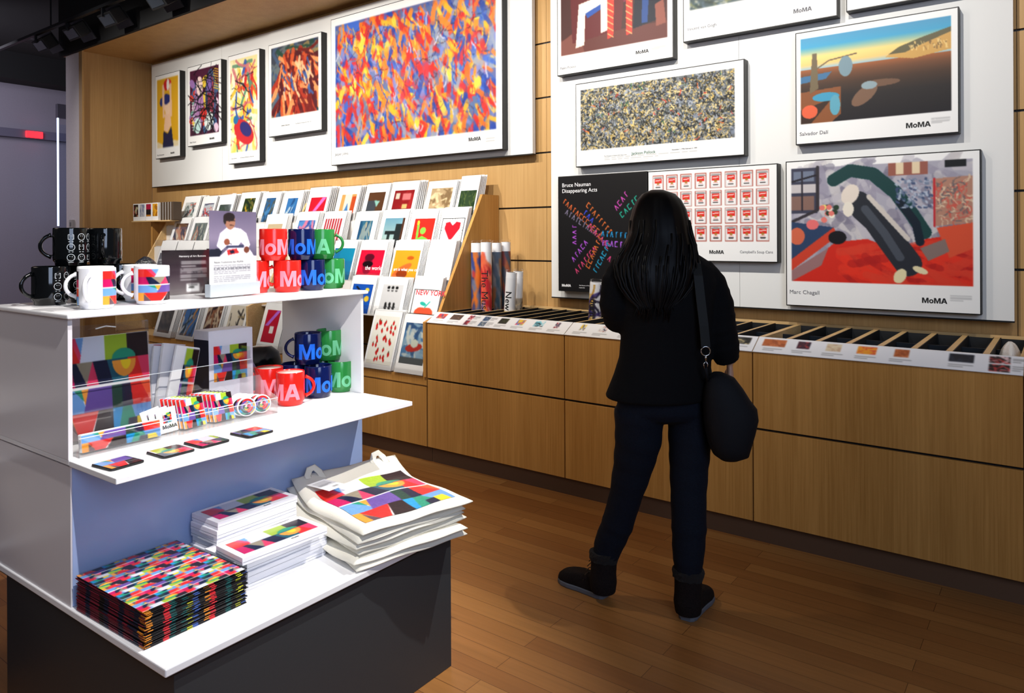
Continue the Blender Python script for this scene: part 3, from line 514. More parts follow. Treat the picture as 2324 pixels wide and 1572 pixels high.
roll('tall poster tube with blue and red painted print, leftmost against the rack side', -3.322, 4.0, .8, 1.445, .038, tart(JO, 90, 1))
a = Art(40, 70, (246, 246, 246)); a.strokes(60, [(220, 60, 60), (240, 120, 80), (200, 40, 50)], .12, .07, 1.3, .7, 7, (.1, 0, .34, .6), .4); a.strokes(30, [(250, 150, 60), (120, 110, 180)], .12, .07, 1.3, .7, 8, (.1, .6, .34, 1), .4)
roll('tall white poster tube with a red strip and large black lettering', -3.234, 4.0, .8, 1.45, .038, a, 'The Museum', fs=.115)
roll('tall poster tube with a grey-blue and brown print, third from the rack', -3.235, 4.12, .8, 1.445, .034, tart([(96, 110, 130), (170, 110, 70), (60, 90, 110), (150, 150, 150)], 60, 3))
roll('tall poster tube with a dull red print, furthest right of the tall ones', -3.215, 4.2, .8, 1.45, .034, tart([(150, 80, 76), (110, 90, 110), (70, 90, 110), (190, 110, 70)], 60, 4))
a = Art(40, 50, (246, 246, 246)); a.rect(0, .55, 1, 1, (220, 196, 140)); a.strokes(40, [(150, 110, 60), (40, 36, 34)], .05, .02, 1, 2, 5, (0, .55, 1, 1), 1)
t = roll('short leaning poster tube with a tan speckled foot and black lettering', -3.06, 4.02, .8, 1.245, .037, a, 'New York', (0, .07), .92, .1)
a = Art(40, 50, (246, 246, 246)); a.rect(0, .35, 1, 1, (190, 176, 156)); a.strokes(60, [(120, 110, 96), (50, 46, 44), (220, 200, 160)], .05, .03, 1, 2, 6, (0, .35, 1, 1), 1)
roll('short poster tube with a grey speckled print, just behind the tan-footed one', -3.085, 4.15, .8, 1.245, .035, a, None, (0, .04))
a = Art(40, 50, (246, 246, 246)); a.rect(0, .15, .36, 1, (230, 200, 130)); a.strokes(26, [(60, 50, 120), (200, 150, 60), (40, 36, 60)], .1, .04, 1, 2, 9, (0, .15, .36, 1), 1)
roll('short poster tube with yellow print standing alone beside the person', -2.345, 3.95, .8, 1.205, .039, a, 'dern Art. New', (0, .06), .97, .09)
# ================================================================== low cabinets and stepped card rack on the left
for k in range(4):
    xa = -3.37 - 1.075 * (k + 1); w = 1.075
    t = thing('low_rack_cabinet', ('low wooden cabinet under the card rack, touching the poster cabinet', 'low wooden cabinet under the card rack, second from the poster cabinet', 'low wooden cabinet under the card rack, third from the poster cabinet', 'low wooden cabinet under the left end of the card rack')[k], 'cabinet', (xa + w / 2, YF, 0), group='low cabinets under the card rack'); h = w / 2
    MB().box(-h, h, .05, .07, 0, .12).build('toe_kick', TOE, t); MB().box(-h + .002, h - .002, 0, .02, .11, .5).build('door', VEN, t); MB().box(-h, h, 0, .02, .511, .566).build('top_rail', VEN, t)
    MB().box(-h, h, .021, .77, .12, .55).build('carcass', EDGE, t)
ROW = {1: (1.66, 4.06), 2: (1.44, 3.93), 3: (1.19, 3.79), 4: (.96, 3.66), 5: (.602, 3.53)}
t = thing('stepped_card_rack', 'long stepped wooden rack displaying matted prints below the left posters', 'display rack', (-5.5, YW - .001, .568))
side = [(-.002, 0), (-.002, 1.228), (-.19, 1.228), (-.60, .5), (-.65, .405), (-.79, .36), (-.79, 0)]
for x in (-3.38, -5.38, -7.64): MB().prism(side, 0, x + 5.5 - .012, x + 5.5 + .012).build('side_panel', VEN if x > -4 else EDGE, t)
for a_, b_ in ((-7.628, -5.392), (-5.368, -3.395)):
    for r_ in ROW:
        z, y = ROW[r_]; yn = ROW[r_ - 1][1] if r_ > 1 else YW; zn = ROW[r_ - 1][0] if r_ > 1 else 1.66 + .13
        mb = MB().box(a_ + 5.5, b_ + 5.5, y - YW, yn - YW + .0, z - .04 - .566, z - .03 - .566); mb.box(a_ + 5.5, b_ + 5.5, yn - YW - .012, yn - YW - .002, z - .04 - .566, zn - .04 - .566)
        if r_ < 5: mb.build('step', M('rack_step_white', (226, 222, 216), .6), t)
        MB().box(a_ + 5.5, b_ + 5.5, y - YW - .008, y - YW - .005, max(z - .04, .572) - .568, z + .035 - .568).build('clear_lip', ACR, t)
# matted prints
def pic(pal, n=30, ln=.25, wd=.12, ang=.8, sp=1.5, sd=1, w=20, h=24, bg=None): a = Art(w, h, bg or pal[0]); a.strokes(n, pal, ln, wd, ang, sp, sd, (0, 0, 1, 1), .5); return a
MAT = M('mat_board_white', (240, 240, 238), .55); MATE = M('mat_edges', (206, 206, 208), .6)
n_fr = 0
def card(row, x0, x1, top, art, lab, px0=.2, px1=.8, py0=.1, py1=.75, nb=5, txt=None):
    global n_fr; n_fr += 1; px0 = max(px0 - .04, .07); px1 = min(px1 + .04, .94); x0 -= .01
    x1 = min(x1, -3.402); z, y = ROW[row]; z0 = z - .0285; w = min(x1 - x0, .31); h = (top - z0) / math.cos(.3); c = (x0 + x1) / 2; slot = {1: .14, 2: .125, 3: .135, 4: .125, 5: .125}[row]
    t = thing('matted_print', lab, 'print', (c, y, z0), group='matted prints on the front of the rack', rot=(-.3, 0, 0))
    MB().box(-w / 2, w / 2, 0, .004, 0, h).build('mount', [MAT], t)
    link('printed_picture', print_mesh(art, lambda X, Y: ((px0 - .5) * w + X * (px1 - px0) * w, X * 0 - .0012, h * (1 - py0) - Y * h * (py1 - py0)), mat=INKG), t)
    if txt:
        for s, x, zz, sz, mt in txt: m = MB(); text(m, s, (x - .5) * w, zz * h, sz, face_fn(-.0022), .035); raw(m, 'lettering', mt, t)
    MB().box(-w / 2 - .002, w / 2 + .002, -.0035, -.003, 0, h + .01).build('clear_sleeve', ACR, t)
    for k in range(nb):
        dy = .010 + (slot - .078) / nb * k * (1.6 if row == 1 else 1)
        b = BACK.copy(); COL.objects.link(b); b.location = (c + (.003 * (k + 1) if x1 < -3.45 else -.003), y + dy, z0); b.rotation_euler = (-.3 + .012 * k, 0, 0); b.scale = (w / .3, 1, h / .3 * (1 + .006 * (k % 3)))
BACK = tag(MB().box(-.15, .15, 0, .003, 0, .3).build('stored_print', MAT), 'white matted print standing behind the front one of its pile on the rack', 'print', 'matted prints stacked behind the front ones')
C1 = [
 (1, -3.575, -3.31, 1.909 + .03, pic([(46, 66, 40), (30, 50, 30), (80, 96, 50)], 60, .1, .05, 0, 3, 1), 'matted print of a dark green speckled field, topmost row nearest the right end', .14, .9, .36, .95),
 (1, -3.90, -3.62, 1.915, pic([(170, 146, 110), (120, 96, 66), (206, 190, 150)], 40, .2, .1, .8, 2, 2), 'matted print of tan carved-looking forms in the top row', .2, .86, .2, .92),
 (1, -4.30, -4.01, 1.93, pic([(150, 30, 34), (170, 40, 40)], 20, .2, .1, .8, 2, 3).rect(.1, .1, .3, .3, (230, 220, 200)).rect(.45, .12, .85, .35, (226, 130, 130)).rect(.5, .5, .75, .66, (220, 190, 120)).rect(.75, .74, .9, .86, (240, 236, 230)), 'matted print of a dark red room with small white shapes', .2, .84, .24, .98),
 (1, -4.60, -4.33, 1.925, Art(20, 24, (96, 62, 40)).rect(0, .3, .55, 1, (70, 76, 84)).poly([(.4, .3), (.75, .34), (.6, .56)], (150, 206, 190)).poly([(.35, .8), (.7, .7), (.6, .95)], (240, 176, 40)), 'matted print with a pale green triangle and a yellow shape on brown and grey', .22, .82, .24, .98),
 (1, -4.94, -4.68, 1.92, Art(20, 24, (214, 160, 90)).rect(.25, 0, .7, .8, (226, 220, 206)).poly([(.48, .35), (.7, .95), (.26, .95)], (70, 130, 190)).rect(.74, .1, 1, .9, (196, 80, 40)), 'matted print with a blue cone on tan and white', .24, .84, .24, .94),
 (1, -5.34, -5.06, 1.93, Art(20, 24, (206, 30, 46)).poly([(.75, 0), (1, 0), (.3, .8), (.1, .8)], (226, 120, 200)).rect(.45, .8, .8, 1, (246, 240, 236)), 'bagged print of a pink diagonal flash on red in the top row', .2, .84, .3, .98),
 (1, -5.70, -5.43, 1.915, pic([(60, 120, 180), (40, 80, 130), (190, 210, 220)], 24, .3, .14, 2.2, .3, 6), 'narrow matted print of pale blue diagonal brushstrokes beside the rack divider', .3, .74, .24, .98),
 (1, -6.03, -5.76, 1.917, pic([(50, 100, 150), (80, 140, 190), (90, 90, 80)], 24, .3, .14, 2.2, .4, 7), 'narrow matted print of darker blue brushstrokes in the top row', .3, .74, .2, .98),
 (1, -6.39, -6.09, 1.929, pic([(60, 80, 36), (226, 180, 50), (36, 50, 36), (120, 110, 60)], 40, .2, .1, 1.2, 1, 8), 'matted print of green and yellow foliage in the top row', .3, .78, .2, .98),
 (1, -6.76, -6.49, 1.92, pic([(36, 56, 40), (50, 70, 50)], 20, .2, .1, 1.2, 1, 9), 'matted print with a plain dark green picture, leaning left', .2, .84, .34, .98),
 (1, -7.06, -6.81, 1.918, pic([(190, 196, 200), (60, 60, 90), (200, 60, 60), (226, 170, 150)], 40, .16, .06, 1, 2, 10), 'matted print of a busy pale blue and red scene in the top row', .24, .86, .26, .98),
 (1, -7.42, -7.12, 1.93, pic([(206, 210, 206), (60, 90, 96), (206, 60, 50), (150, 160, 150)], 40, .16, .06, 1, 2, 11), 'matted print of grey-green figures, leftmost in the top row', .2, .76, .22, .9),
 (2, -3.64, -3.385, 1.70, Art(30, 34, (246, 246, 246)).rect(0, 0, 1, .02, (20, 20, 20)).rect(0, 0, .02, 1, (20, 20, 20)).rect(.98, 0, 1, 1, (20, 20, 20)).poly([(.5, .8), (.16, .36), (.18, .16), (.36, .12), (.5, .26), (.64, .12), (.84, .16), (.84, .36)], (224, 30, 44)), 'matted print of a big red heart on white with a black outline', .1, .94, .26, 1),
 (2, -3.95, -3.69, 1.695, Art(26, 34, (222, 44, 34)).poly([(.2, 1), (.25, .7), (.5, .6), (.8, .7), (.9, 1)], (120, 190, 70)).ell(.5, .42, .14, .12, (130, 196, 76)).line(.22, .2, .26, .7, .08, (120, 190, 70)).ell(.2, .14, .06, .08, (246, 220, 60)), 'matted print of a simple green figure on red in the second row', .22, .9, .24, 1),
 (2, -4.27, -3.99, 1.70, Art(26, 34, (150, 190, 196)).grad(0, 0, 1, 1, [(0, (110, 160, 180)), (1, (190, 206, 190))]).rect(.6, .2, .95, 1, (36, 44, 44)).rect(.1, .44, .7, .56, (36, 44, 44)).rect(.25, .56, .38, .9, (40, 50, 50)).rect(.9, 0, 1, 1, (80, 50, 36)), 'matted print of a dark rooftop tower against a pale sky', .2, .86, .22, 1),
 (2, -4.58, -4.32, 1.695, pic([(60, 120, 150), (190, 180, 150), (40, 90, 130), (150, 170, 170)], 36, .2, .14, 1.4, .5, 15), 'matted print fading from dark blue to tan in the second row', .3, .76, .26, 1),
 (2, -4.98, -4.71, 1.705, Art(40, 20, (244, 236, 236)), 'matted print of red vertical stripes in the second row', .16, .86, .2, 1),
 (2, -5.35, -5.06, 1.71, pic([(90, 150, 210), (226, 130, 160), (240, 200, 200), (60, 90, 170)], 40, .16, .12, 0, 3, 17), 'matted print of pink and blue dabs beside the rack divider', .2, .86, .24, 1),
 (2, -5.79, -5.48, 1.70, Art(20, 20, (206, 186, 150)), 'matted print with a plain tan picture behind the red mugs', .2, .8, .3, 1),
 (2, -7.03, -6.70, 1.70, pic([(110, 120, 110), (190, 190, 170), (70, 80, 80), (200, 120, 90)], 40, .2, .06, 1.5, .5, 19), 'matted print of a grey waterfall-like scene at the left end', .2, .84, .2, 1),
 (2, -7.39, -7.05, 1.70, pic([(90, 60, 50), (206, 196, 170), (30, 34, 46), (190, 130, 90)], 40, .3, .1, 1.2, .6, 20), 'matted print of dark and orange leaning shapes, leftmost of the second row', .2, .86, .2, .98),
 (3, -3.64, -3.39, 1.465, Art(10, 10, (250, 250, 250)).ell(.5, .3, .06, .06, (250, 220, 214)), 'almost blank white print in brightest light at the right end', .2, .8, .2, .9),
 (3, -3.99, -3.71, 1.465, Art(30, 30, (246, 160, 40)).ell(.4, .62, .4, .12, (236, 110, 50), -.5).ell(.42, .74, .22, .14, (150, 60, 24)).ell(.66, .24, .14, .06, (190, 90, 30)), 'matted orange print with white lettering in the third row', .1, .96, .24, 1),
 (3, -4.37, -4.08, 1.465, Art(30, 30, (222, 24, 60)).ell(.4, .5, .2, .3, (150, 20, 50)).ell(.4, .46, .22, .1, (30, 14, 20)).ell(.42, .24, .2, .12, (90, 16, 36)), 'matted crimson print with white lettering in the third row', .1, .96, .24, 1),
 (3, -4.68, -4.42, 1.465, Art(20, 20, (40, 130, 180)).rect(.3, 0, 1, .4, (30, 150, 190)), 'matted print with a plain blue picture behind the green mug', .1, .9, .2, 1),
 (3, -6.76, -6.47, 1.462, pic([(200, 200, 196), (40, 40, 44), (150, 160, 170)], 40, .2, .03, 1.5, 1, 25), 'matted print of black scribbles on grey beside the clear photo stand', .2, .86, .3, 1),
 (3, -7.07, -6.79, 1.462, pic([(80, 84, 96), (180, 180, 180)], 20, .2, .08, 0, .2, 26), 'matted print with a thin dark band at the left end, inner one', .1, .9, .4, 1),
 (3, -7.38, -7.10, 1.466, pic([(90, 90, 90), (190, 190, 190)], 20, .2, .08, 0, .2, 27), 'matted print with a thin dark band, outermost of the third row', .1, .9, .4, 1),
 (4, -3.66, -3.40, 1.21, Art(30, 36, (248, 248, 246)).rect(0, 0, 1, .015, (20, 20, 20)).rect(0, 0, .02, 1, (20, 20, 20)).ell(.42, .82, .26, .2, (236, 96, 60)).ell(.66, .82, .24, .2, (236, 96, 60)).ell(.46, .5, .13, .06, (50, 190, 170), .4).line(.55, .62, .72, .42, .04, (50, 190, 170)), 'matted print of an orange apple under red lettering', .1, .98, .3, 1),
 (4, -4.02, -3.73, 1.195, Art(26, 30, (216, 216, 216)), 'matted grey print of three small dark marks repeated in rows', .24, .84, .18, 1),
 (4, -4.31, -4.05, 1.20, Art(20, 30, (30, 90, 190)).ell(.75, .2, .1, .08, (246, 220, 80)).ell(.8, .5, .12, .1, (246, 206, 60)).line(.2, .1, .5, .3, .06, (30, 30, 40)), 'matted blue print with yellow blots beside the end of the white shelf', .14, .86, .22, 1),
 (5, -3.66, -3.40, .955, pic([(80, 120, 160), (130, 160, 180), (50, 80, 120), (190, 196, 190)], 40, .2, .12, .8, 1.5, 31, 24, 34).ell(.5, .6, .34, .1, (170, 50, 40), -.2).ell(.5, .5, .16, .1, (190, 196, 180)).rect(0, .85, 1, 1, (80, 84, 84)), 'tall matted print of a blue swirling scene over a red crescent, bottom row', .14, .9, .14, .84),
 (5, -3.97, -3.70, .97, Art(36, 44, (244, 242, 230)), 'tall matted print scattered with small red chilli peppers, right one', .08, .92, .1, .92),
 (5, -4.90, -4.62, .96, Art(36, 44, (244, 242, 230)), 'tall matted print scattered with small red chilli peppers, seen through the open shelf', .08, .92, .1, .92),
 (5, -5.27, -4.99, .955, Art(24, 34, (196, 26, 50)).poly([(.75, 0), (1, 0), (.3, .5), (.05, .5)], (190, 110, 220)).rect(.45, .5, .75, .72, (244, 240, 236)), 'tall bagged red print with a violet flash seen through the open shelf', .2, .72, .14, .8),
 (5, -5.80, -5.50, .95, pic([(226, 216, 196), (36, 34, 34), (170, 150, 110)], 26, .3, .05, 1, 1, 34), 'tall print of a black-haired outline seen through the open shelf', .2, .86, .1, .9),
 (5, -6.14, -5.86, .95, pic([(80, 50, 40), (150, 100, 70), (40, 30, 30), (210, 190, 160)], 40, .2, .08, 1, 2, 35), 'tall print of brown curling shapes seen through the open shelf', .2, .9, .1, .9),
 (5, -6.5, -6.22, .95, pic([(60, 110, 170), (210, 140, 60), (40, 60, 70), (220, 220, 220)], 30, .3, .08, 2, .4, 36), 'tall print of blue and orange strokes seen through the open shelf', .1, .9, .1, .9),
 (5, -6.9, -6.6, .95, pic([(90, 84, 70), (60, 60, 50)], 20, .2, .1, 1, 1, 37), 'tall print with a murky olive picture seen through the open shelf', .2, .8, .1, .9),
 (4, -4.9, -4.62, 1.20, pic([(150, 160, 170), (90, 90, 90)], 20, .2, .1, 1, 1, 38), 'matted print with a grey picture in the fourth row, hidden behind the mugs', .2, .8, .2, .9),
 (4, -5.8, -5.5, 1.19, pic([(210, 200, 180), (90, 80, 70)], 20, .2, .1, 1, 1, 39), 'matted print with a sandy picture in the fourth row, behind the clear stand', .2, .8, .2, .9),
]
for q in C1:
    lab = q[5]; a = q[4]; tx = None
    if 'stripes' in lab:
        for k in range(7): a.rect(k / 7, 0, k / 7 + .08, 1, (190, 40, 50))
    if 'chilli' in lab:
        r = random.Random(4)
        for k in range(34): x, y, g = r.uniform(.1, .9), r.uniform(.06, .94), r.uniform(-.5, .5); a.ell(x, y, .036, .045, (206, 30, 26), g); a.ell(x, y - .045, .012, .018, (60, 90, 40))
    if 'three small' in lab:
        for x in (.3, .5, .7): a.ell(x, .1, .07, .05, (30, 30, 30)); a.ell(x, .2, .06, .03, (90, 90, 90)); a.line(x, .62, x + .02, .95, .09, (44, 44, 44)); a.line(x - .06, .75, x + .08, .72, .04, (60, 60, 60))
    if 'heart' in lab:
        for k in range(26): g = k / 26 * 2 * PI; a.line(.5 + .42 * math.cos(g), .42 + .36 * math.sin(g), .5 + .47 * math.cos(g), .42 + .41 * math.sin(g), .014, (20, 20, 20))
    if 'apple' in lab: tx = [('NEW YORK', .14, .56, .08, M('red_ink', (214, 44, 60), .5))]
    if 'crimson' in lab: tx = [('the world', .36, .27, .07, TXW)]
    if 'orange print' in lab: tx = [('art is what you can', .13, .27, .05, TXW)]
    card(*q[:4], a, lab, *q[6:], txt=tx)
for x, y in ((-5.66, .575), (-4.35, .575)):
    for k in range(4):
        b = BACK.copy(); COL.objects.link(b); b.location = (x, 3.535 + .02 * k, .572); b.rotation_euler = (-.3, 0, 0); b.scale = (.9, 1, 1.25)
BACK.location = (-6.3, 3.70, .935); BACK.rotation_euler = (-.3, 0, 0); BACK.scale = (1, 1, .85)
# small boxes on the bracket shelf at the rack's left
t = thing('bracket_shelf', 'short wooden shelf holding small picture boxes left of the rack', 'shelf', (-7.75, 3.955, 1.668)); MB().box(-.34, .46, -.05, .08, 0, .011).build('board', EDGE, t); MB().box(-.02, .01, .0, .36, -.3, 0).build('bracket', VEN, t)
SB = [([(40, 30, 26), (190, 60, 50), (200, 190, 150)], 'small card box with a dark figure picture, leftmost on the bracket shelf'), ([(190, 190, 194), (120, 130, 160)], 'small pale grey card box with vertical lettering-like marks on the bracket shelf'), ([(170, 20, 60), (20, 14, 16)], 'small card box with crimson over black picture on the bracket shelf'), ([(226, 160, 30), (150, 90, 20)], 'small card box with golden picture on the bracket shelf')]
for k, (pal, lb) in enumerate(SB):
    x = -8.02 + k * .135; t = thing('picture_card_box', lb, 'box', (x, 3.92, 1.68), 0, 'small boxes on the bracket shelf'); MB().box(-.062, .062, 0, .09, 0, .185).build('carton', MAT, t, bevel=.002)
    a = Art(12, 18, pal[0]);
    if k == 2: a.rect(0, .45, 1, .88, pal[1]).rect(0, .88, 1, 1, (200, 130, 40))
    else: a.strokes(14, pal, .2, .14, 1.5, .6, k)
    link('printed_picture', print_mesh(a, lambda X, Y: (X * .1 - .05, X * 0 - .001, .175 - Y * .13)), t)
for k in range(5):
    t = thing('brown_card_box', 'small dark brown card box among the row on the bracket shelf', 'box', (-7.485 + k * .052, 3.92, 1.68), 0, 'brown boxes on the bracket shelf'); MB().box(-.024, .024, 0, .09, 0, .185).build('carton', M('brown_card', (74, 58, 42), .7), t, bevel=.002); MB().box(-.024, -.02, -.0015, 0, 0, .185).build('pale_edge', MAT, t)
# ================================================================== free-standing white display (local x = towards the aisle, local y = towards the back wall)
LAV = M('side_panel_laminate', (214, 210, 214), .3); PANEL = M('satin_white_panel_blue_light', (158, 178, 220), .2); CHAR = M('charcoal_laminate', (46, 50, 54), .5, noise=.06, nscale=200)  # bluish light on the white back panel is put into its colour
t = thing('display_unit', 'white free-standing display with open shelf, blue-lit white back panel and charcoal plinth', 'display unit', W(-2.15, 1.44, 0), FY)
MB().box(-.5, .475, -.5, .5, 0, .455).build('plinth', CHAR, t, bevel=.002)
MB().box(-.515, .49, -.53, .53, .461, .481).build('plinth_top', WHITE, t, bevel=.003)
MB().box(-.51, .485, -.525, .525, .455, .461).build('shadow_gap', BLACK, t)
MB().box(-.48, 0, -.52, .53, .4815, .864).build('lower_cabinet', [PANEL], t, bevel=.002)
MB().box(-.482, 0, -.525, -.5205, .4815, .862).build('end_panel', LAV, t)
MB().box(-.485, .005, -.53, .535, .868, .882).box(.005, .262, -.53, .535, .866, .882).build('middle_shelf', WHITE, t, bevel=.002)
for y, n in ((-.525, 0), (.53, 1)): MB().box(-.485, .002, y - .006, y + .006, .8825, 1.264).build('side_panel', LAV if n == 0 else WHITE, t, bevel=.001)
MB().box(-.5, .022, -.54, .545, 1.266, 1.2795).build('top_shelf', WHITE, t, bevel=.004)
ZT, ZM, ZB = 1.2800, .8825, .4815
# ---- the block pattern shared by the whole product family
RD, PK, MG, OG, YL, GN, TL, NV, PU, CYN, SK, BKD, LG, TN = (226, 44, 40), (224, 60, 100), (200, 24, 96), (244, 160, 60), (244, 214, 40), (160, 190, 50), (40, 150, 120), (24, 30, 60), (106, 80, 160), (30, 150, 214), (110, 160, 220), (40, 26, 30), (214, 220, 234), (150, 140, 120)
def blocks(w, h, dim=1):
    a = Art(w, h, (250, 250, 250))
    P = [(RD, [(0, 0), (.16, 0), (.24, .25), (0, .25)]), (PK, [(.1, 0), (.16, 0), (.24, .25), (.2, .25)]), (SK, [(.16, 0), (.27, 0), (.22, .25), (.24, .25)]), (LG, [(.25, 0), (.48, 0), (.48, .25), (.2, .25)]), (GN, [(.48, 0), (.74, 0), (.74, .25), (.48, .25)]), (BKD, [(.74, 0), (1, 0), (1, .25), (.74, .25)]),
         (MG, [(0, .25), (.14, .25), (.14, .49), (0, .49)]), (NV, [(.1, .25), (.2, .25), (.3, .49), (.14, .49)]), (TN, [(.16, .25), (.34, .25), (.27, .49)]), (PK, [(.34, .25), (.4, .49), (.26, .49)]), (NV, [(.34, .25), (.54, .25), (.58, .49), (.4, .49)]), ((30, 90, 110), [(.5, .25), (.74, .25), (.74, .49), (.56, .49)]), (RD, [(.74, .25), (1, .25), (1, .49), (.74, .49)]), (PK, [(.86, .25), (1, .25), (1, .49), (.92, .49)]),
         (SK, [(0, .515), (.18, .515), (.26, .75), (0, .75)]), (TL, [(.12, .515), (.2, .515), (.25, .66)]), (OG, [(.2, .515), (.28, .515), (.25, .72)]), (PU, [(.28, .515), (.54, .515), (.54, .75), (.22, .75)]), ((36, 70, 60), [(.54, .515), (.7, .515), (.7, .75), (.54, .75)]), (NV, [(.66, .515), (.78, .515), (.8, .75), (.66, .75)]), (RD, [(.76, .515), (.9, .515), (1, .75), (.78, .75)]), ((246, 90, 50), [(.88, .515), (1, .515), (1, .75)]),
         (OG, [(0, .75), (.1, .75), (.16, 1), (0, 1)]), (RD, [(.08, .75), (.38, .75), (.28, 1), (.16, 1)]), ((100, 80, 90), [(.08, .78), (.16, 1), (.08, 1)]), (BKD, [(.38, .75), (.56, .75), (.56, 1), (.3, 1)]), (CYN, [(.54, .75), (.68, .75), (.62, 1), (.54, 1)]), (TL, [(.66, .75), (.76, .75), (.84, 1), (.6, 1)]), (SK, [(.76, .75), (1, .75), (1, 1), (.84, 1)]), (NV, [(.72, .88), (.84, .88), (.84, 1), (.7, 1)]), (YL, [(.82, .87), (.93, .87), (.95, 1), (.82, 1)])]
    for c, p in P: a.poly(p, c)
    a.ell(.7, .25, .14, .1, TL, 0, 1); a.ell(.7, .27, .14, .17, OG, 0, 2); a.ell(.72, .27, .06, .1, YL, 0, 2); a.rect(0, .49, 1, .515, (250, 250, 250)); return a
def bfit(w, h, x0, y0, x1, y1, big=(150, 120), bg=(248, 248, 248)):
    s = blocks(*big); i = slice(int(y0 * (s.h - 1)), int(y1 * (s.h - 1)) + 1); j = slice(int(x0 * (s.w - 1)), int(x1 * (s.w - 1)) + 1)
    o = Art(w, h, bg); c = Art(2, 2); c.a = s.a[i, j]; c.h, c.w = c.a.shape[:2]; return o.paste(c, 0, 0, 1, 1)
# ---- mugs
RM, HM = .0505, .119
def mug(lab, u, v, z, body, ink, face, kind='logo', inner=None, grp='mugs with large letters'):
    # face = direction (degrees, anticlockwise from the viewer's right) in which the handle points
    x, y, _ = W(u, v); va = math.atan2(y, x)                   # direction of sight
    base = va - PI / 2                                          # local -y then faces the photographer
    t = thing('mug', lab, 'mug', (x, y, z), base, grp); bm_ = M(*body) if isinstance(body, tuple) else body
    p = [(.0, .004), (.038, .004), (.041, 0), (.0435, .002), (.0445, .010), (RM - .001, .016), (RM, .024), (RM, HM - .003), (RM - .0012, HM), (RM - .003, HM - .001), (RM - .0045, HM - .006), (RM - .005, .02), (.03, .012), (.0, .011)]
    MB().lathe(p, 72).build('body', bm_, t, smooth=True)
    f = math.radians(face); c, s = math.cos(f), math.sin(f); H = []
    for k in range(15):
        g = -1.28 + 2.56 * k / 14; rr = RM - .004 + .036 * math.cos(g) / 1.0 - .006 * (1 - abs(math.cos(g)))
        H.append((c * rr, s * rr, .062 + .036 * math.sin(g) * 1.0))
    MB().tube(H, [.0075] + [.0056] * 13 + [.0075], 10).build('handle', bm_, t, smooth=True)
    if inner: MB().lathe([(RM - .0052, HM - .004), (RM - .0056, .02)], 36).build('inside', inner, t, smooth=True)
    if kind == 'logo':
        f0 = f + PI     # middle of the word is opposite the handle
        m = MB(); fn = lambda a, b: ((RM + .001) * math.cos(f0 + a / RM), (RM + .001) * math.sin(f0 + a / RM), b); text(m, 'MoMA', 0, .022, .083, fn, .05, 'c', 3, 0, .95); raw(m, 'lettering', ink, t)
    if kind == 'block':
        a = blocks(150, 70); arc = 4.9
        link('printed_band', print_mesh(a, lambda X, Y: ((RM + .0006) * np.cos(f + PI + (X - .5) * arc), (RM + .0006) * np.sin(f + PI + (X - .5) * arc), .012 + (1 - Y) * .098), mat=INKG), t)
    if kind == 'icons':
        m = MB(); r = random.Random(int(u * 1000) % 97)
        for ci, a0 in enumerate((-1.6, -1.0, -.4, .2, .8)):
            for cj in range(3):
                zc = .026 + cj * .032; pts = []
                n = 4 if (ci + cj) % 3 == 2 else 20
                for k in range(n + 1): g = 2 * PI * k / n + PI / 4; pts.append((a0 * RM + .0105 * math.cos(g), zc + .0105 * math.sin(g)))
                def ln(p0, p1, w_=.0009):
                    dx, dy = p1[0] - p0[0], p1[1] - p0[1]; L = math.hypot(dx, dy) + 1e-9; nx, ny = -dy / L * w_, dx / L * w_; q = [(p0[0] + nx, p0[1] + ny), (p1[0] + nx, p1[1] + ny), (p1[0] - nx, p1[1] - ny), (p0[0] - nx, p0[1] - ny)]
                    m.add([((RM + .0004) * math.cos(f + PI + A / RM), (RM + .0004) * math.sin(f + PI + A / RM), B) for A, B in q], [(0, 1, 2, 3)])
                for p0, p1 in zip(pts, pts[1:]): ln(p0, p1)
                ln((a0 * RM - .003, zc + .002), (a0 * RM - .003, zc + .0045)); ln((a0 * RM + .003, zc + .002), (a0 * RM + .003, zc + .0045)); ln((a0 * RM - .007, zc - .0145), (a0 * RM + .007, zc - .0145), .0009)
        raw(m, 'icon_print', M('silver_ink', (170, 176, 180), .5), t)
    return t
MR, MN, MGn, MW, MK = ('red_glaze', (226, 34, 26), .18), ('navy_glaze', (10, 22, 72), .12), ('green_glaze', (40, 128, 58), .18), ('white_glaze', (238, 238, 242), .15), ('black_glaze', (8, 10, 12), .08)
IR, IN_, IG = M('pink_ink', (250, 140, 160), .4), M('sky_blue_ink', (20, 104, 230), .4), M('mint_ink', (104, 190, 140), .4)
mug('red mug at the front of the top shelf\'s lower row, handle to the left', -2.337, 1.766, ZT, MR, IR, 190)
mug('red mug mostly hidden behind the clear photo stand on the top shelf', -2.40, 1.670, ZT, MR, IR, 200)
mug('navy mug in the lower row on the top shelf, between red and green mugs', -2.333, 1.878, ZT, MN, IN_, 170)
mug('green mug in the lower row on the top shelf, at the right end', -2.352, 1.994, ZT, MGn, IG, 110)
Z2 = ZT + HM
mug('red mug with pale inside stacked on top of the upper left red pair', -2.362, 1.722, Z2, MR, IR, 112, inner=M('pink_inside', (246, 226, 214), .25))
mug('navy mug stacked in the middle of the upper row on the top shelf', -2.343, 1.838, Z2, MN, IN_, 118)
mug('green mug stacked in the upper row with its handle to the right', -2.353, 1.944, Z2, MGn, IG, 0)
mug('red mug at the front of the open shelf with its handle to the right', -2.222, 1.690, ZM, MR, IR, 0, inner=M('pink_inside'))
mug('red mug standing behind the front red mug on the open shelf', -2.36, 1.70, ZM, MR, IR, 185, inner=M('pink_inside'))
mug('navy mug standing on the open shelf behind the red handle', -2.243, 1.834, ZM, MN, IN_, 160)
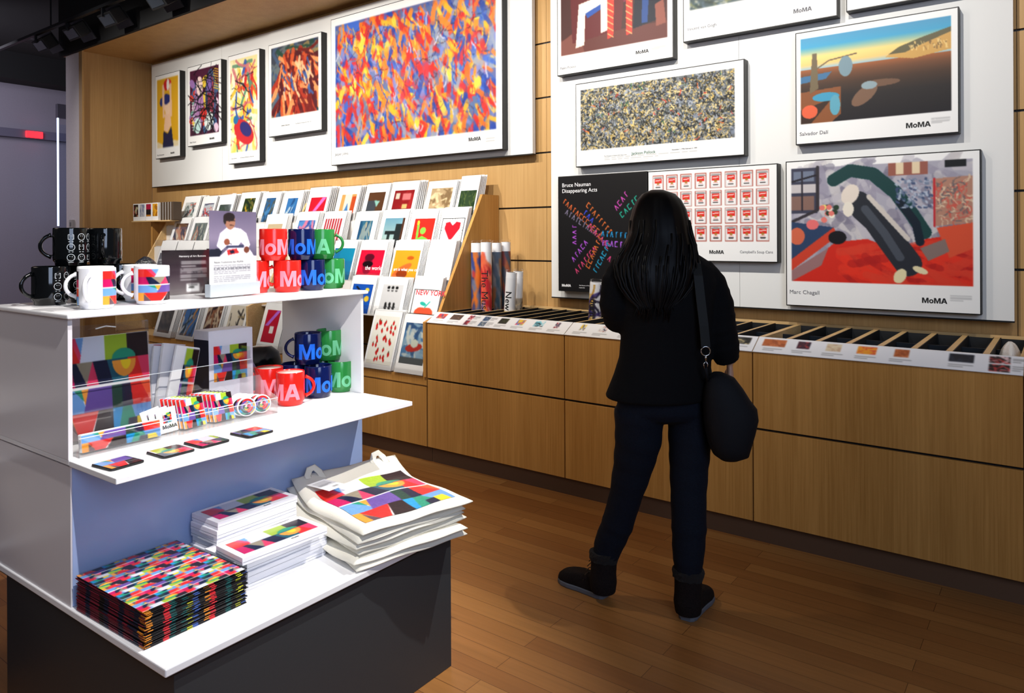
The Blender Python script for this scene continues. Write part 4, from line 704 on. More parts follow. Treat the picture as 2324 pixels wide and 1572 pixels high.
mug('green mug standing on the open shelf nearest the right side panel', -2.256, 1.955, ZM, MGn, IG, 150)
mug('navy mug standing behind, carrying the stacked navy mug on the open shelf', -2.352, 1.81, ZM, MN, IN_, 150)
mug('navy mug stacked on the open shelf with its dark handle to the left', -2.30, 1.832, ZM + HM, MN, IN_, 180)
mug('green mug stacked on the open shelf against the right side panel', -2.31, 1.944, ZM + HM, MGn, IG, 110)
mug('green mug standing behind, below the stacked green one on the open shelf', -2.365, 1.953, ZM, MGn, IG, 110)
G2 = 'white mugs with a printed colour-block band'; G3 = 'black mugs with small line drawings'
mug('white mug nearest the front corner, its handle pointing at the viewer', -2.255, 1.034, ZT, MW, None, -112, 'block', grp=G2)
mug('white colour-block mug half hidden behind the front corner mug', -2.372, 1.085, ZT, MW, None, 196, 'block', grp=G2)
mug('white colour-block mug standing right of the corner one, handle to the left', -2.269, 1.206, ZT, MW, None, 183, 'block', grp=G2)
mug('white colour-block mug partly hidden behind the right-hand white mug', -2.39, 1.232, ZT, MW, None, 200, 'block', grp=G2)
mug('black mug at the left end of the lower row, glossy handle to the left', -2.504, 1.010, ZT, MK, None, 205, 'icons', grp=G3)
mug('black mug second from the left in the lower black row', -2.512, 1.120, ZT, MK, None, 150, 'icons', grp=G3)
mug('black mug at the right end of the lower black row', -2.52, 1.232, ZT, MK, None, 120, 'icons', grp=G3)
mug('black mug stacked on top with its open handle to the left', -2.508, 1.072, Z2, MK, None, 182, 'icons', grp=G3)
mug('black mug stacked on top at the right, handle facing the viewer', -2.516, 1.180, Z2, MK, None, -95, 'icons', grp=G3)
# ---- signs on the top shelf
RU = FY + PI / 2          # local -y faces the aisle
t = thing('photo_stand', 'clear upright stand holding a photo of a seated person in a white shirt', 'sign stand', W(-2.30, 1.512, ZT), RU + .14)
w, h = .205, .30
MB().box(-w / 2 - .03, w / 2 + .02, -.035, .05, 0, .004).build('foot', ACR, t, bevel=.001)
MB().box(-w / 2 - .006, w / 2 + .006, -.014, .014, .004, .048).build('base_block', M('silver_block', (196, 204, 210), .25, .3), t, bevel=.002)
MB().box(-w / 2 - .004, w / 2 + .004, -.008, -.005, .048, h).box(-w / 2 - .004, w / 2 + .004, .003, .006, .048, h).build('clear_sleeve', ACR, t)
a = Art(110, 130, (246, 246, 248)); a.grad(0, 0, 1, .62, [(0, (110, 100, 128)), (.6, (146, 134, 160)), (1, (90, 84, 110))]); a.poly([(0, .52), (.3, .5), (.2, .62), (0, .62)], (30, 34, 50)).poly([(.2, .62), (.4, .5), (.8, .48), (.95, .62)], (236, 232, 240)).rect(.34, .46, .72, .5, (60, 66, 96))
a.poly([(.4, .2), (.52, .22), (.66, .24), (.78, .3), (.86, .46), (.8, .53), (.66, .42), (.6, .47), (.36, .47), (.24, .54), (.15, .47), (.22, .3)], (240, 234, 246)).ell(.43, .14, .11, .11, (176, 124, 100)).ell(.41, .08, .12, .06, (40, 32, 34)).ell(.32, .12, .03, .06, (44, 36, 36)).ell(.36, .42, .06, .045, (150, 84, 60)).ell(.78, .53, .06, .045, (120, 66, 50))
a.line(.38, .125, .44, .125, .012, (70, 50, 44)); a.line(.48, .13, .53, .13, .012, (70, 50, 44)); a.line(.42, .19, .5, .195, .014, (80, 50, 44)); a.line(.4, .44, .46, .45, .008, (20, 20, 20))
a.poly([(.36, .53), (.56, .51), (.62, .57), (.38, .6)], (206, 50, 50)).poly([(.42, .54), (.5, .53), (.52, .57), (.44, .58)], (30, 30, 60))
a.lines(.09, .735, .86, 6, .022, .008, (90, 90, 100), 3).lines(.09, .885, .86, 4, .022, .008, (90, 90, 100), 4)
link('photo_card', print_mesh(a, lambda X, Y: (X * w - w / 2, X * 0 - .002, h - .003 - Y * (h - .046))), t)
m = MB(); text(m, 'Naoki Yoshimoto for MoMA', -w / 2 + .018, .118, .0165, face_fn(-.0035), .02); raw(m, 'lettering', TXT, t)
t = thing('info_sign', 'dark printed card in a clear frame standing behind the white mugs', 'sign', W(-2.545, 1.505, ZT), RU - .03)
w, h = .235, .165
MB().box(-w / 2, w / 2, -.006, -.003, 0, h).box(-w / 2, w / 2, .003, .006, 0, h).box(-w / 2, w / 2, -.03, .03, -.0, .003).build('clear_frame', ACR, t)
a = Art(70, 50, (54, 44, 50)); a.grad(0, 0, 1, 1, [(0, (34, 28, 32)), (.5, (60, 46, 56)), (1, (120, 112, 112))]); a.ell(.85, .3, .2, .4, (70, 24, 34)); a.lines(.32, .26, .72, 3, .05, .02, (220, 220, 220), 6).lines(.3, .42, .74, 6, .05, .02, (210, 210, 210), 7); a.rect(.4, .76, .62, .94, (240, 240, 240)); a.lines(.44, .8, .58, 2, .05, .03, (60, 60, 60), 8)
link('card', print_mesh(a, flat_fn(w - .006, h - .004)), t); m = MB(); text(m, 'Herstory of Art Buttons', 0, h * .82, .016, face_fn(-.0012), .02, 'c'); raw(m, 'lettering', TXW, t)
crumple('bagged_buttons', 'small bunch of cellophane-wrapped black packets behind the dark sign', 'packets', W(-2.60, 1.36, ZT), .035, .05, .07, M('black_cellophane', (30, 32, 38), .12, bump=1, nscale=120), 11)
t = tag(MB().ell([(0, 0, 0, .03, .03), (0, 0, .02, .034, .03), (0, 0, .05, .036, .034), (0, 0, .075, .03, .03), (0, 0, .09, .022, .022), (0, 0, .11, .026, .026), (0, 0, .13, .012, .012)], 20).build('white_figurine', M('white_ceramic', (236, 236, 232), .25), None, W(-2.47, 1.62, ZT), smooth=True), 'small rounded white ceramic figure peeping out left of the clear photo stand', 'figurine')
t = thing('wire_rack', 'thin chrome wire card holder on the shelf behind the photo stand', 'wire rack', W(-2.6, 1.60, ZT), RU)
for k in range(7):
    MB().tube([(-.05 + .014 * k, .02 * math.cos(k), z_) for z_ in (0, .05, .1, .15)], .0012, 6).build('wire', M('chrome_wire', (190, 190, 196), .2, .9), t)
MB().box(-.055, .05, -.025, .025, 0, .004).build('base', M('chrome_wire'), t)
crumple('dark_blue_bag', 'dark blue crumpled shiny packet on the top shelf, behind the dark printed card', 'packet', W(-2.62, 1.47, ZT + .0), .03, .03, .05, M('navy_plastic', (16, 26, 60), .25, bump=.8, nscale=70), 12)
# ---- clear bin and its goods on the middle shelf
t = thing('acrylic_bin', 'long clear acrylic bin holding colourful goods on the open shelf', 'bin', W(-2.145, 1.257, ZM), FY)
L2 = .322
for y in (-L2, L2 - .003): MB().prism([(0, 0), (0, .055), (-.06, .075), (-.155, .18), (-.155, .215), (-.3, .215), (-.3, 0)], 1, y, y + .003).build('side_wall', acrylic('side_acrylic', gl=.5), t)
MB().box(-.003, 0, -L2, L2, 0, .052).build('front_lip', acrylic('side_acrylic'), t); MB().box(-.3, 0, -L2, L2, 0, .003).build('floor_plate', acrylic('side_acrylic'), t); MB().box(-.158, -.155, -L2, L2, 0, .17).build('inner_wall', acrylic('side_acrylic'), t); MB().box(-.3, -.297, -L2, L2, 0, .215).build('back_wall', ACR, t)
ERIM = M('bright_acrylic_edge', (226, 232, 236), .3)
MB().box(-.0035, .0005, -L2, L2, .0515, .0528).box(-.1585, -.1548, -L2, L2, .1695, .1708).build('polished_edge', ERIM, t)
def goods(name, lab, cat, u, v, w, h, art, th=.006, tilt=-.12, yaw=0, z=ZM + .004, fy=.0, grp=None, border=None, mat=None, roll=0):
    o = thing(name, lab, cat, W(u, v, z), group=grp, rot=(tilt, roll, RU + yaw)); MB().box(-w / 2, w / 2, 0, th, 0, h).build('backing', mat or PAPER, o, bevel=min(.002, th / 3))
    b = border or (0, 0, 1, 1); link('printed_front', print_mesh(art, lambda X, Y: (-w / 2 + w * (b[0] + X * (b[2] - b[0])), X * 0 - .001, h * (1 - b[1] - Y * (b[3] - b[1]))), mat=INKG), o); return o
o = goods('printed_pouch', 'big zip bag holding a large colour-block print at the left of the bin', 'bag', -2.315, 1.10, .26, .30, blocks(170, 170), .012, -.1)
MB().box(-.133, .133, -.004, .018, -.002, .335).build('clear_bag', acrylic('bag_film', gl=.9), o)
MB().tube([(-.03, -.005, .322), (0, -.008, .328), (.03, -.005, .322)], .002, 6).build('hanging_hole_rim', ERIM, o)
o.location.z = ZM + .006
for k in range(4): goods('gift_bag', ('white gift bag with a colour-block strip and barcode, leaning right in the bin', 'white gift bag leaning directly behind the barcoded one', 'grey-edged gift bag third in the leaning group', 'gift bag at the back of the leaning group with a dark red edge')[k], 'gift bag', -2.33 - .022 * k, 1.315 - .02 * k + (.01 if k > 1 else 0), .085, .24 + .008 * (k % 2), bfit(30, 80, .45, 0, 1, 1) if k == 0 else Art(30, 80, (226, 226, 232)).rect(.55, .02, 1, .9, (110 + 20 * k, 30, 50)), .012, -.06, .15 * (k % 2), roll=.24 - .05 * k, border=(.4, .02, 1, .98) if k == 0 else None, grp='gift bags leaning in the bin')
goods('barcode_tag', 'small white barcode tag hanging in front of the leaning gift bags', 'tag', -2.30, 1.30, .06, .026, Art(40, 16).rect(.1, .15, .12, .8, TXT and (20, 20, 20)).rect(.16, .15, .2, .8, (20, 20, 20)).rect(.23, .15, .25, .8, (20, 20, 20)).rect(.3, .15, .36, .8, (20, 20, 20)).lines(.5, .3, .9, 3, .2, .06, (90, 90, 90)), .001, -.2, 0, ZM + .055, roll=.3)
o = goods('boxed_print', 'tall white box with a square colour-block picture near the bin\'s right end', 'box', -2.36, 1.545, .172, .272, blocks(80, 80), .10, -.02, -.03, border=(.1, .2, .86, .66), mat=M('white_carton', (226, 226, 236), .4))
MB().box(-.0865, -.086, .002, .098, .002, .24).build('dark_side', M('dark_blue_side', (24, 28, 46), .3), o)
o = goods('pencil_case', 'long colour-block strip lying along the front left of the bin', 'pencil case', -2.168, 1.066, .225, .05, bfit(120, 30, 0, .5, 1, 1), .02, -.15, 0, ZM + .006)
a = Art(40, 44, (246, 246, 246)).paste(bfit(24, 24, .2, .1, .9, .9), .3, .2, .75, .62)
for k in range(3):
    o = goods('magnet_card', ('white card with a tiny block print in the middle of the bin', 'white card tilted behind the lettered magnet card', 'white card sticking up at the back of the magnet cards')[k], 'card', -2.185 - .012 * k, 1.212 - .012 * k, .062, .075, a, .002, -.2 - .05 * k, .05 * k, ZM + .006, roll=-.05 - .06 * k, grp='magnet cards in the bin')
    if k == 0: m = MB(); text(m, 'MoMA', .006, .012, .016, face_fn(-.002), .04, 'c'); raw(m, 'lettering', TXT, o)
for k in range(6): goods('card_pack', 'small clear-wrapped colour-block pack in the left pile of the bin', 'card pack', -2.18 - .013 * k, 1.30 - .006 * k, .078, .092, bfit(40, 46, 0, 0, 1, 1), .008, -.3, .1, ZM + .006, grp='left pile of wrapped packs in the bin')
for k in range(6): goods('card_pack', 'small clear-wrapped colour-block pack in the right pile of the bin', 'card pack', -2.178 - .013 * k, 1.40 - .006 * k, .074, .09, bfit(40, 46, 0, 0, 1, 1), .008, -.3, .0, ZM + .006, grp='right pile of wrapped packs in the bin')
for q, vv in enumerate((1.476, 1.535)):
    for k in range(5):
        o = thing('tape_roll', ('wrapped round colour-block disc in the left row at the bin\'s right end', 'wrapped round colour-block disc in the right row at the bin\'s right end')[q], 'tape roll', W(-2.172 - .02 * k, vv - .008 * k, ZM + .036), group=('left row of round discs', 'right row of round discs')[q], rot=(-.15, 0, RU - .35))
        MB().tube([(0, 0, 0), (0, .014, 0)], .031, 28).build('disc', PAPER, o, bevel=.001)
        if k < 2: link('printed_face', print_mesh(Art(44, 18).paste(bfit(44, 18, 0, 0, 1, 1), 0, 0, 1, 1), lambda X, Y: (.027 * Y * np.cos(X * 2 * PI), X * 0 - .0012, .027 * Y * np.sin(X * 2 * PI)), mat=INKG), o)
tag(MB().ell([(0, 0, 0, .07, .12), (0, 0, .03, .085, .135), (0, 0, .1, .08, .13), (0, .01, .15, .06, .11), (0, .02, .175, .03, .07), (0, .02, .18, .01, .02)], 24).build('black_pouch', M('shiny_black_pouch', (9, 10, 12), .18), None, W(-2.50, 1.72, ZM), smooth=True, rot=(0, 0, FY)), 'glossy black rounded pouch lying behind the red mugs on the open shelf', 'pouch')
# ---- coasters
CO = [(-2.005, .972, .10, (0, .5, .55, 1)), (-1.995, 1.112, .02, (.45, 0, 1, .5)), (-2.002, 1.226, .04, (0, 0, .55, .5)), (-1.985, 1.366, .06, (.5, .5, 1, 1))]
for k, (u, v, g, b) in enumerate(CO):
    t = thing('coaster', ('coaster with purple, blue and red blocks nearest the left end of the shelf', 'coaster with a yellow half circle on green and orange, second from the left', 'red and lilac coaster touching its left neighbour', 'coaster with green, blue and red blocks furthest to the right')[k], 'coaster', W(u, v, ZM), FY + PI / 2 + g, 'coasters along the shelf edge')
    m_ = MB(); R_ = .048; c_ = .012; pts = []
    for qx, qy, a0 in ((1, 1, 0), (-1, 1, 90), (-1, -1, 180), (1, -1, 270)):
        for i in range(5): A = math.radians(a0 + i * 22.5); pts.append((qx * (R_ - c_) + c_ * math.cos(A), qy * (R_ - c_) + c_ * math.sin(A)))
    m_.prism(pts, 2, 0, .005).build('base', M('black_cork', (14, 14, 16), .5), t, bevel=.0008)
    link('printed_top', print_mesh(bfit(40, 40, *b), lambda X, Y: ((X - .5) * .086, (.5 - Y) * .086, X * 0 + .0058), mat=INKG), t)
# ---- plinth goods: placemats
tile = blocks(48, 30); big = Art(150, 150); 
for i in range(-1, 3):
    for j in range(5): big.paste(tile, i * .42 + (.2 if j % 2 else 0), j / 5, (i + 1) * .42 + (.2 if j % 2 else 0), (j + 1) / 5)
MH = .0022; n_m = 42; PW, PL = .34, .285
topm = print_mesh(big, lambda X, Y: (PW / 2 - Y * PW, (X - .5) * PL, X * 0 + MH + .0004), mat=INKG)
edge_a = []
r = random.Random(9)
def mat_mesh(sd):
    rr = random.Random(sd); m_ = MB(); cs = [M('edge_' + n, c, .4) for n, c in (('maroon', (110, 20, 44)), ('navy', (20, 26, 56)), ('orange', (226, 140, 40)), ('teal', (20, 80, 80)), ('red', (206, 40, 50)), ('yellow', (200, 200, 40)), ('black', (16, 14, 18)), ('blue', (60, 90, 160)))]
    m_.box(-PW / 2 + .0015, PW / 2 - .0015, -PL / 2 + .0015, PL / 2 - .0015, 0, MH, 6)
    seqf = [2, 6, 6, 4, 3, 6, 3, 5, 7, 6, 2, 4, 6, 6, 3, 6, 5, 7]; seql = [0, 0, 1, 0, 0, 6, 1, 0, 0, 1, 0, 1, 1, 2]
    for k, c in enumerate(seqf): y = -PL / 2 + PL * k / len(seqf); m_.box(PW / 2 - .002, PW / 2, y, y + PL / len(seqf), .0002, MH - .0003, c if rr.random() < .75 else 6)
    for k, c in enumerate(seql): x = -PW / 2 + PW * k / len(seql); m_.box(x, x + PW / len(seql), -PL / 2, -PL / 2 + .002, .0002, MH - .0003, c if rr.random() < .8 else 0)
    return m_.mesh('placemat', cs)
mm = [mat_mesh(k) for k in range(5)]
for k in range(n_m):
    du, dv = r.uniform(-.004, .004) + (.004 if k % 9 == 0 else 0), r.uniform(-.004, .004)
    top = k == n_m - 1
    o = link('placemat', mm[k % 5], None, W(-1.956 + du, 1.066 + dv, ZB + k * MH), (0, 0, FY + .02 + r.uniform(-.012, .012)))
    tag(o, 'colour-block placemat lying on top of the thick pile on the plinth' if top else 'colour-block placemat within the thick pile at the front left of the plinth', 'placemat', 'placemats in the pile')
    if top: link('printed_top', topm, o)
# ---- puzzle boxes
BXM = M('white_box_card', (236, 236, 242), .3)
def puzzle(lab, u, v, z, rz, top):
    t = thing('puzzle_box', lab, 'box', W(u, v, z), FY + rz, 'white boxes on the plinth'); MB().box(-.07, .07, -.143, .143, 0, .0225).build('carton', BXM, t, bevel=.0015)
    MB().box(.0695, .0703, -.141, .141, .0085, .0093).box(-.068, .068, -.1433, -.1427, .0085, .0093).build('lid_gap', M('thin_grey_line', (110, 112, 124), .6), t)
    if top:
        link('printed_top', print_mesh(bfit(110, 50, 0, 0, 1, .5), lambda X, Y: (.052 - (1 - Y) * .104 + 0, (X - .5) * .25, X * 0 + .0232), mat=INKG), t)
        m = MB(); text(m, 'MoMA', 0, 0, .009, lambda a, b: (.066 - b, .02 + a, .0236), .04); raw(m, 'lettering', TXT, t)
for k in range(7): puzzle('white box on top of the taller pile against the blue-lit panel' if k == 6 else 'plain-sided white box within the taller pile against the blue-lit panel', -2.058 + .003 * (k % 2), 1.395 - .003 * (k % 3), ZB + k * .0229, .01 * (k % 2), k == 6)
for k in range(3): puzzle('plain-sided white box within the lower front pile beside the placemats', -1.925 + .004 * (k % 2), 1.40 + .002 * (k % 3), ZB + k * .0229, .008 * (k % 2) - .01, False)
puzzle('white box lying askew on top of the lower front pile', -1.872, 1.36, ZB + 4 * .0229, -.05, True)
puzzle('white box sticking out left beneath the askew top box', -1.94, 1.365, ZB + 3 * .0229, .03, False)
# ---- canvas totes
CAN = M('canvas', (232, 228, 214), .85, bump=.25, nscale=500)
def tote(lab, k, top):
    r = random.Random(k * 7 + 1); ang = -.20 + r.uniform(-.04, .04); w, l = .42, .47
    t = thing('canvas_tote', lab, 'tote bag', W(-1.86 + r.uniform(-.01, .012), 1.76 + r.uniform(-.012, .012), ZB + .0005 + k * .0195), FY + ang, 'folded canvas totes')
    # local x = away from the panel (bag bottom), y = across
    N = 26; p1, p2, p3 = r.uniform(0, 6), r.uniform(0, 6), r.uniform(0, 6)
    def H(x, y): return .0035 * math.sin(9 * x + p1) + .003 * math.sin(13 * y + p2) + .002 * math.sin(30 * (x + y) + p3)
    grid = [[None] * (N + 1) for _ in range(2)]; vs = []; fs = []
    for s in (0, 1):
        for i in range(N + 1):
            for j in range(N + 1):
                x = (i / N - .5) * l; y = (j / N - .5) * w; e = max(abs(i / N - .5), abs(j / N - .5)) * 2
                th = .019 * (1 - max(0, (e - .86) / .14) ** 2 * .8); lift = .06 * k / 5 * max(0, -(x + .08) / .155) ** 1.5 if x < -.08 else 0
                if top: lift += .022 * math.exp(-((x + .02) / .16) ** 2 - ((y) / .16) ** 2)
                z = H(x, y) + lift + (th if s else 0); vs.append((x + .006 * math.sin(11 * y + p2) * (abs(i / N - .5) * 2) ** 3, y + .006 * math.sin(10 * x + p1) * (abs(j / N - .5) * 2) ** 3, z + .006))
    n2 = (N + 1) ** 2
    for i in range(N):
        for j in range(N):
            a0 = i * (N + 1) + j; q = (a0, a0 + 1, a0 + N + 2, a0 + N + 1); fs.append(q[::-1]); fs.append(tuple(n2 + v_ for v_ in q))
    per = [j for j in range(N + 1)] + [i * (N + 1) + N for i in range(1, N + 1)] + [N * (N + 1) + j for j in range(N - 1, -1, -1)] + [i * (N + 1) for i in range(N - 1, 0, -1)]
    for a0, b0 in zip(per, per[1:] + per[:1]): fs.append((a0, b0, n2 + b0, n2 + a0))
    MB().add(vs, fs).build('bag', CAN, t, smooth=True)
    if top:
        T = np.array([v_[2] for v_ in vs[n2:]]).reshape(N + 1, N + 1)
        def fn(X, Y):
            x = -.135 + Y * .335; y = (X - .5) * .345; gi = (x / l + .5) * N; gj = (y / w + .5) * N; i0 = np.clip(gi.astype(int), 0, N - 1); j0 = np.clip(gj.astype(int), 0, N - 1); fi = gi - i0; fj = gj - j0
            z = T[i0, j0] * (1 - fi) * (1 - fj) + T[i0 + 1, j0] * fi * (1 - fj) + T[i0, j0 + 1] * (1 - fi) * fj + T[i0 + 1, j0 + 1] * fi * fj; return x, y, z + .0015
        a = blocks(170, 150); a.grain(5, 3, 2); link('printed_front', print_mesh(a, fn), t)
        for yy in (-.16, .1):
            P = [(-.19, yy, .06), (-.212, yy, .075), (-.222, yy + .012, .092), (-.222, yy + .03, .096), (-.212, yy + .045, .08), (-.19, yy + .05, .06)]; MB().tube(P, .012, 8, flat=.16).build('handle', CAN, t, smooth=True)
        lab_t = Art(34, 44, (246, 246, 248)); lab_t.lines(.15, .14, .85, 9, .045, .016, (120, 120, 120), 5); 
        for q in range(9): lab_t.rect(.5 + q * .035, .72, .5 + q * .035 + .016, .84, (30, 30, 30))
        o = link('care_card', print_mesh(lab_t, lambda X, Y: (-.16 + Y * .105 - X * .02, -.19 + X * .075 + Y * .03, X * 0 + .062 + .0)), t); m_ = o.modifiers.new('t', 'SOLIDIFY'); m_.thickness = .0008
    return t
for k in range(6): tote('cream canvas tote with a colour-block print lying on top of the pile' if k == 5 else 'folded cream canvas tote within the pile at the right end of the plinth', k, k == 5)
# white cloth hanging behind the right end
cl = []
for i in range(14):
    z = .42 + i * .04; f = 1 - i / 13; ring = []
    for k in range(14):
        A = 2 * PI * k / 14; ring.append((.03 * math.cos(A) * (1 + .3 * math.sin(5 * A + i * .3)) * (.4 + f), (.02 + .05 * f) * math.sin(A) * (1 + .25 * math.sin(4 * A)) + .05 * f, z))
    cl.append(ring)
tag(MB().loft(cl).build('hanging_cloth', M('white_cloth', (226, 226, 224), .8, bump=.5, nscale=90), None, W(-2.42, 2.04, 0), smooth=True), 'white cloth bag hanging from the far end of the display, seen past the panel', 'cloth bag')
MB().tube([(0, 0, .93), (0, -.02, 1.0), (0, -.035, 1.02)], .004, 6).build('strap', M('white_cloth'), bpy.data.objects['hanging_cloth'])
# ---- display unit at the far left edge
t = thing('magazine_display', 'dark display shelf with magazines cut off by the left edge of the photo', 'display unit', W(-3.05, .62, 0), FY)
MB().box(-.2, .2, -.3, .28, 0, .44).build('plinth', M('dark_wood', (60, 44, 34), .6), t, bevel=.003); MB().box(-.2, -.18, -.3, .28, .44, 1.0).build('back', BLACK, t)
for z in (.445, .74, .905): MB().box(-.18, .2, -.3, .28, z, z + .015).build('shelf', WHITE, t)
for k in range(14):
    tag(MB().box(-.12, .12, 0, .018, 0, .2).build('magazine', M('magazine_grey_%d' % (k % 3), [(150, 140, 130), (90, 80, 74), (190, 180, 170)][k % 3], .5), None, W(-2.98, .62 + .018 * k, .4605), (0, 0, FY)), 'upright magazine on the low shelf at the far left edge', 'magazine', 'magazines at the left edge')
# ================================================================== the visitor seen from behind (local x = to the photo's right, local y = away)
PX, PY_ = -1.295, 2.691
per = thing('person', 'person with long black hair, black jacket, dark jeans and boots, seen from behind', 'person', (PX, PY_, 0), 0.64484)
SKIN = M('skin', (196, 150, 124), .5); JKT = M('black_jacket', (13, 13, 15), .9, spec=.15, bump=.3, nscale=300); JEAN = M('dark_denim', (12, 18, 30), .85, spec=.2, noise=.3, nscale=220, bump=.2)
def pipe(mb, pts, m=0, seg=16):       # pts: ((x,y,z), radius)
    return mb.tube([p for p, r in pts], [r for p, r in pts], seg, m)
def interp(pts, n):
    out = []
    for i in range(len(pts) - 1):
        for k in range(n):
            f = k / n; a, b = pts[i], pts[i + 1]; out.append(tuple(a[j] + (b[j] - a[j]) * f for j in range(len(a))))
    return out + [pts[-1]]
def hand(mb, wrist, dirv, palm_n, s=1.0, curl=.35, side=1):
    d = Vector(dirv).normalized(); n = Vector(palm_n); n = (n - d * n.dot(d)).normalized(); sd = d.cross(n) * side; w = Vector(wrist)
    P = [w + d * t_ for t_ in (-.02, .01, .045, .08, .092)]; rr = [.024, .026, .036, .038, .03]
    R = [[p + sd * (r_ * math.cos(a)) + n * (r_ * .42 * math.sin(a)) for a in [2 * PI * k / 14 for k in range(14)]] for p, r_ in zip(P, rr)]; mb.loft(R)
    for k, (L, o) in enumerate(((.068, .029), (.078, .010), (.073, -.010), (.058, -.028))):
        p = w + d * .082 + sd * o; pts = [p - d * .02]; a = curl * (1 + .12 * k); ang = a * .5
        for q in (.42, .33, .25): pts.append(p.copy()); p = p + (d * math.cos(ang) + n * math.sin(ang)) * L * q; ang += a
        pts.append(p); mb.tube(pts, [.0095, .0095, .0088, .0078, .0062][:len(pts)], 10)
    p = w + d * .02 + sd * .03; mb.tube([p - sd * .015, p + sd * .012 + d * .018, p + sd * .022 + d * .042 + n * .012, p + sd * .022 + d * .062 + n * .022], [.014, .0125, .011, .008], 10)
# ---- body
b = MB()
b.ell([(x, dd, z, rx, ry) for x, z, rx, ry, dd in ((-0.000, 1.398, 0.061, 0.060, 0.000), (0.017, 1.372, 0.140, 0.075, 0.000), (0.022, 1.302, 0.162, 0.095, 0.000), (0.031, 1.162, 0.153, 0.100, 0.000), (0.035, 1.040, 0.140, 0.095, 0.000), (0.022, 0.917, 0.162, 0.110, 0.000), (0.017, 0.839, 0.149, 0.105, 0.000), (0.013, 0.798, 0.109, 0.070, 0.000))], 24)
HEADC = ((0.001, 0.030, 1.526))
hx, hy, hz = HEADC
b.ell([(hx, hy, hz - .105, .030, .045), (hx, hy, hz - .09, .055, .075), (hx, hy, hz - .05, .068, .09), (hx, hy, hz, .075, .098), (hx, hy, hz + .05, .074, .095), (hx, hy, hz + .09, .052, .068), (hx, hy, hz + .108, .02, .03)], 22)
b.ell([(hx, hy - .01, hz - .22, .075, .06), (hx, hy - .005, hz - .15, .056, .056), (hx, hy, hz - .07, .052, .056)], 18)
fx, fy = .60, .80        # facing direction in this frame
def onface(s, u_, z_): return (hx + fx * s - fy * u_, hy + fy * s + fx * u_, hz + z_)
b.ball(onface(.098, 0, -.022), .014, .014, .018); b.ball(onface(.093, .0, -.0), .009, .009, .025); b.ball(onface(.088, 0, -.058), .022, .014, .008); b.ball(onface(.078, 0, -.088), .024, .022, .018)
for s_ in (-1, 1): b.ball(onface(.004, .078 * s_, -.01), .014, .012, .03); b.ball(onface(.078, .032 * s_, .012), .014, .014, .01)
LA = [((-0.135, 0.000, 1.329), .04), ((-0.183, -0.030, 1.270), .043), ((-0.181, -0.030, 1.180), .038), ((-0.146, 0.120, 1.182), .033), ((-0.094, 0.240, 1.193), .026)]
RA = [((0.166, 0.000, 1.327), .04), ((0.226, -0.010, 1.232), .04), ((0.260, -0.010, 1.136), .038), ((0.275, 0.000, 1.038), .033), ((0.283, 0.010, 0.980), .025)]
pipe(b, LA); pipe(b, RA)
hand(b, LA[-1][0], (.2, .95, .1), (0, .1, -1), 1, .6, 1)
hand(b, RA[-1][0], (.03, .1, -1), (-.8, .2, 0), 1, .5, 1)
LL = [((-0.079, 0.000, 0.795), .085), ((-0.084, 0.010, 0.669), .078), ((-0.106, 0.030, 0.531), .058), ((-0.131, 0.050, 0.427), .052), ((-0.164, 0.070, 0.304), .046), ((-0.204, 0.090, 0.188), .036), ((-0.215, 0.090, 0.107), .036), ((-0.219, 0.090, 0.044), .03)]
RL = [((0.117, 0.000, 0.794), .078), ((0.117, -0.010, 0.674), .070), ((0.109, -0.020, 0.546), .057), ((0.104, -0.040, 0.458), .055), ((0.101, -0.060, 0.345), .048), ((0.095, -0.070, 0.229), .034), ((0.095, -0.070, 0.110), .032), ((0.097, -0.070, 0.033), .03)]
pipe(b, LL); pipe(b, RL)
b.build('body', SKIN, per, smooth=True, remesh=.007)
# eyes and lips
for s_ in (-1, 1): MB().ball(onface(.083, .032 * s_, .012), .010, .010, .008).build('eye', M('eye_white', (230, 230, 230), .3), per, smooth=True)
MB().ball(onface(.1, 0, -.058), .018, .008, .006).build('lips', M('lip_tone', (170, 90, 84), .5), per, smooth=True)
# ---- jacket
j = MB()
j.ell([(x, dd, z, rx, ry) for x, z, rx, ry, dd in ((0.005, 1.439, 0.088, 0.060, 0.000), (0.011, 1.418, 0.134, 0.080, 0.000), (0.010, 1.394, 0.173, 0.100, 0.000), (0.019, 1.359, 0.203, 0.115, 0.000), (0.026, 1.303, 0.208, 0.130, -0.010), (0.025, 1.199, 0.190, 0.140, -0.015), (0.028, 1.094, 0.181, 0.135, -0.010), (0.021, 1.007, 0.181, 0.135, -0.010), (0.008, 0.937, 0.190, 0.145, -0.010), (-0.006, 0.885, 0.197, 0.150, -0.010), (-0.015, 0.853, 0.201, 0.155, -0.010), (-0.014, 0.846, 0.195, 0.150, -0.010))], 36)
j.ell([(hx, hy - .01, hz - .235, .12, .10), (hx, hy - .005, hz - .20, .085, .085), (hx, hy, hz - .16, .066, .07)], 24)
def sleeve(pts, amp, n=7):
    P = interp([(*p, r_) for p, r_ in pts], n); return [((q[0], q[1], q[2]), q[3] * (1 + amp * (math.sin(i * 1.9) + .5 * math.sin(i * 3.1)) * min(1, i / (len(P) * .35)))) for i, q in enumerate(P)]
pipe(j, sleeve([((0.154, 0.000, 1.350), .062), ((0.201, 0.000, 1.292), .066), ((0.226, -0.010, 1.214), .066), ((0.233, -0.010, 1.118), .070), ((0.257, 0.000, 1.038), .062), ((0.274, 0.010, 0.987), .046)], .035), seg=24)
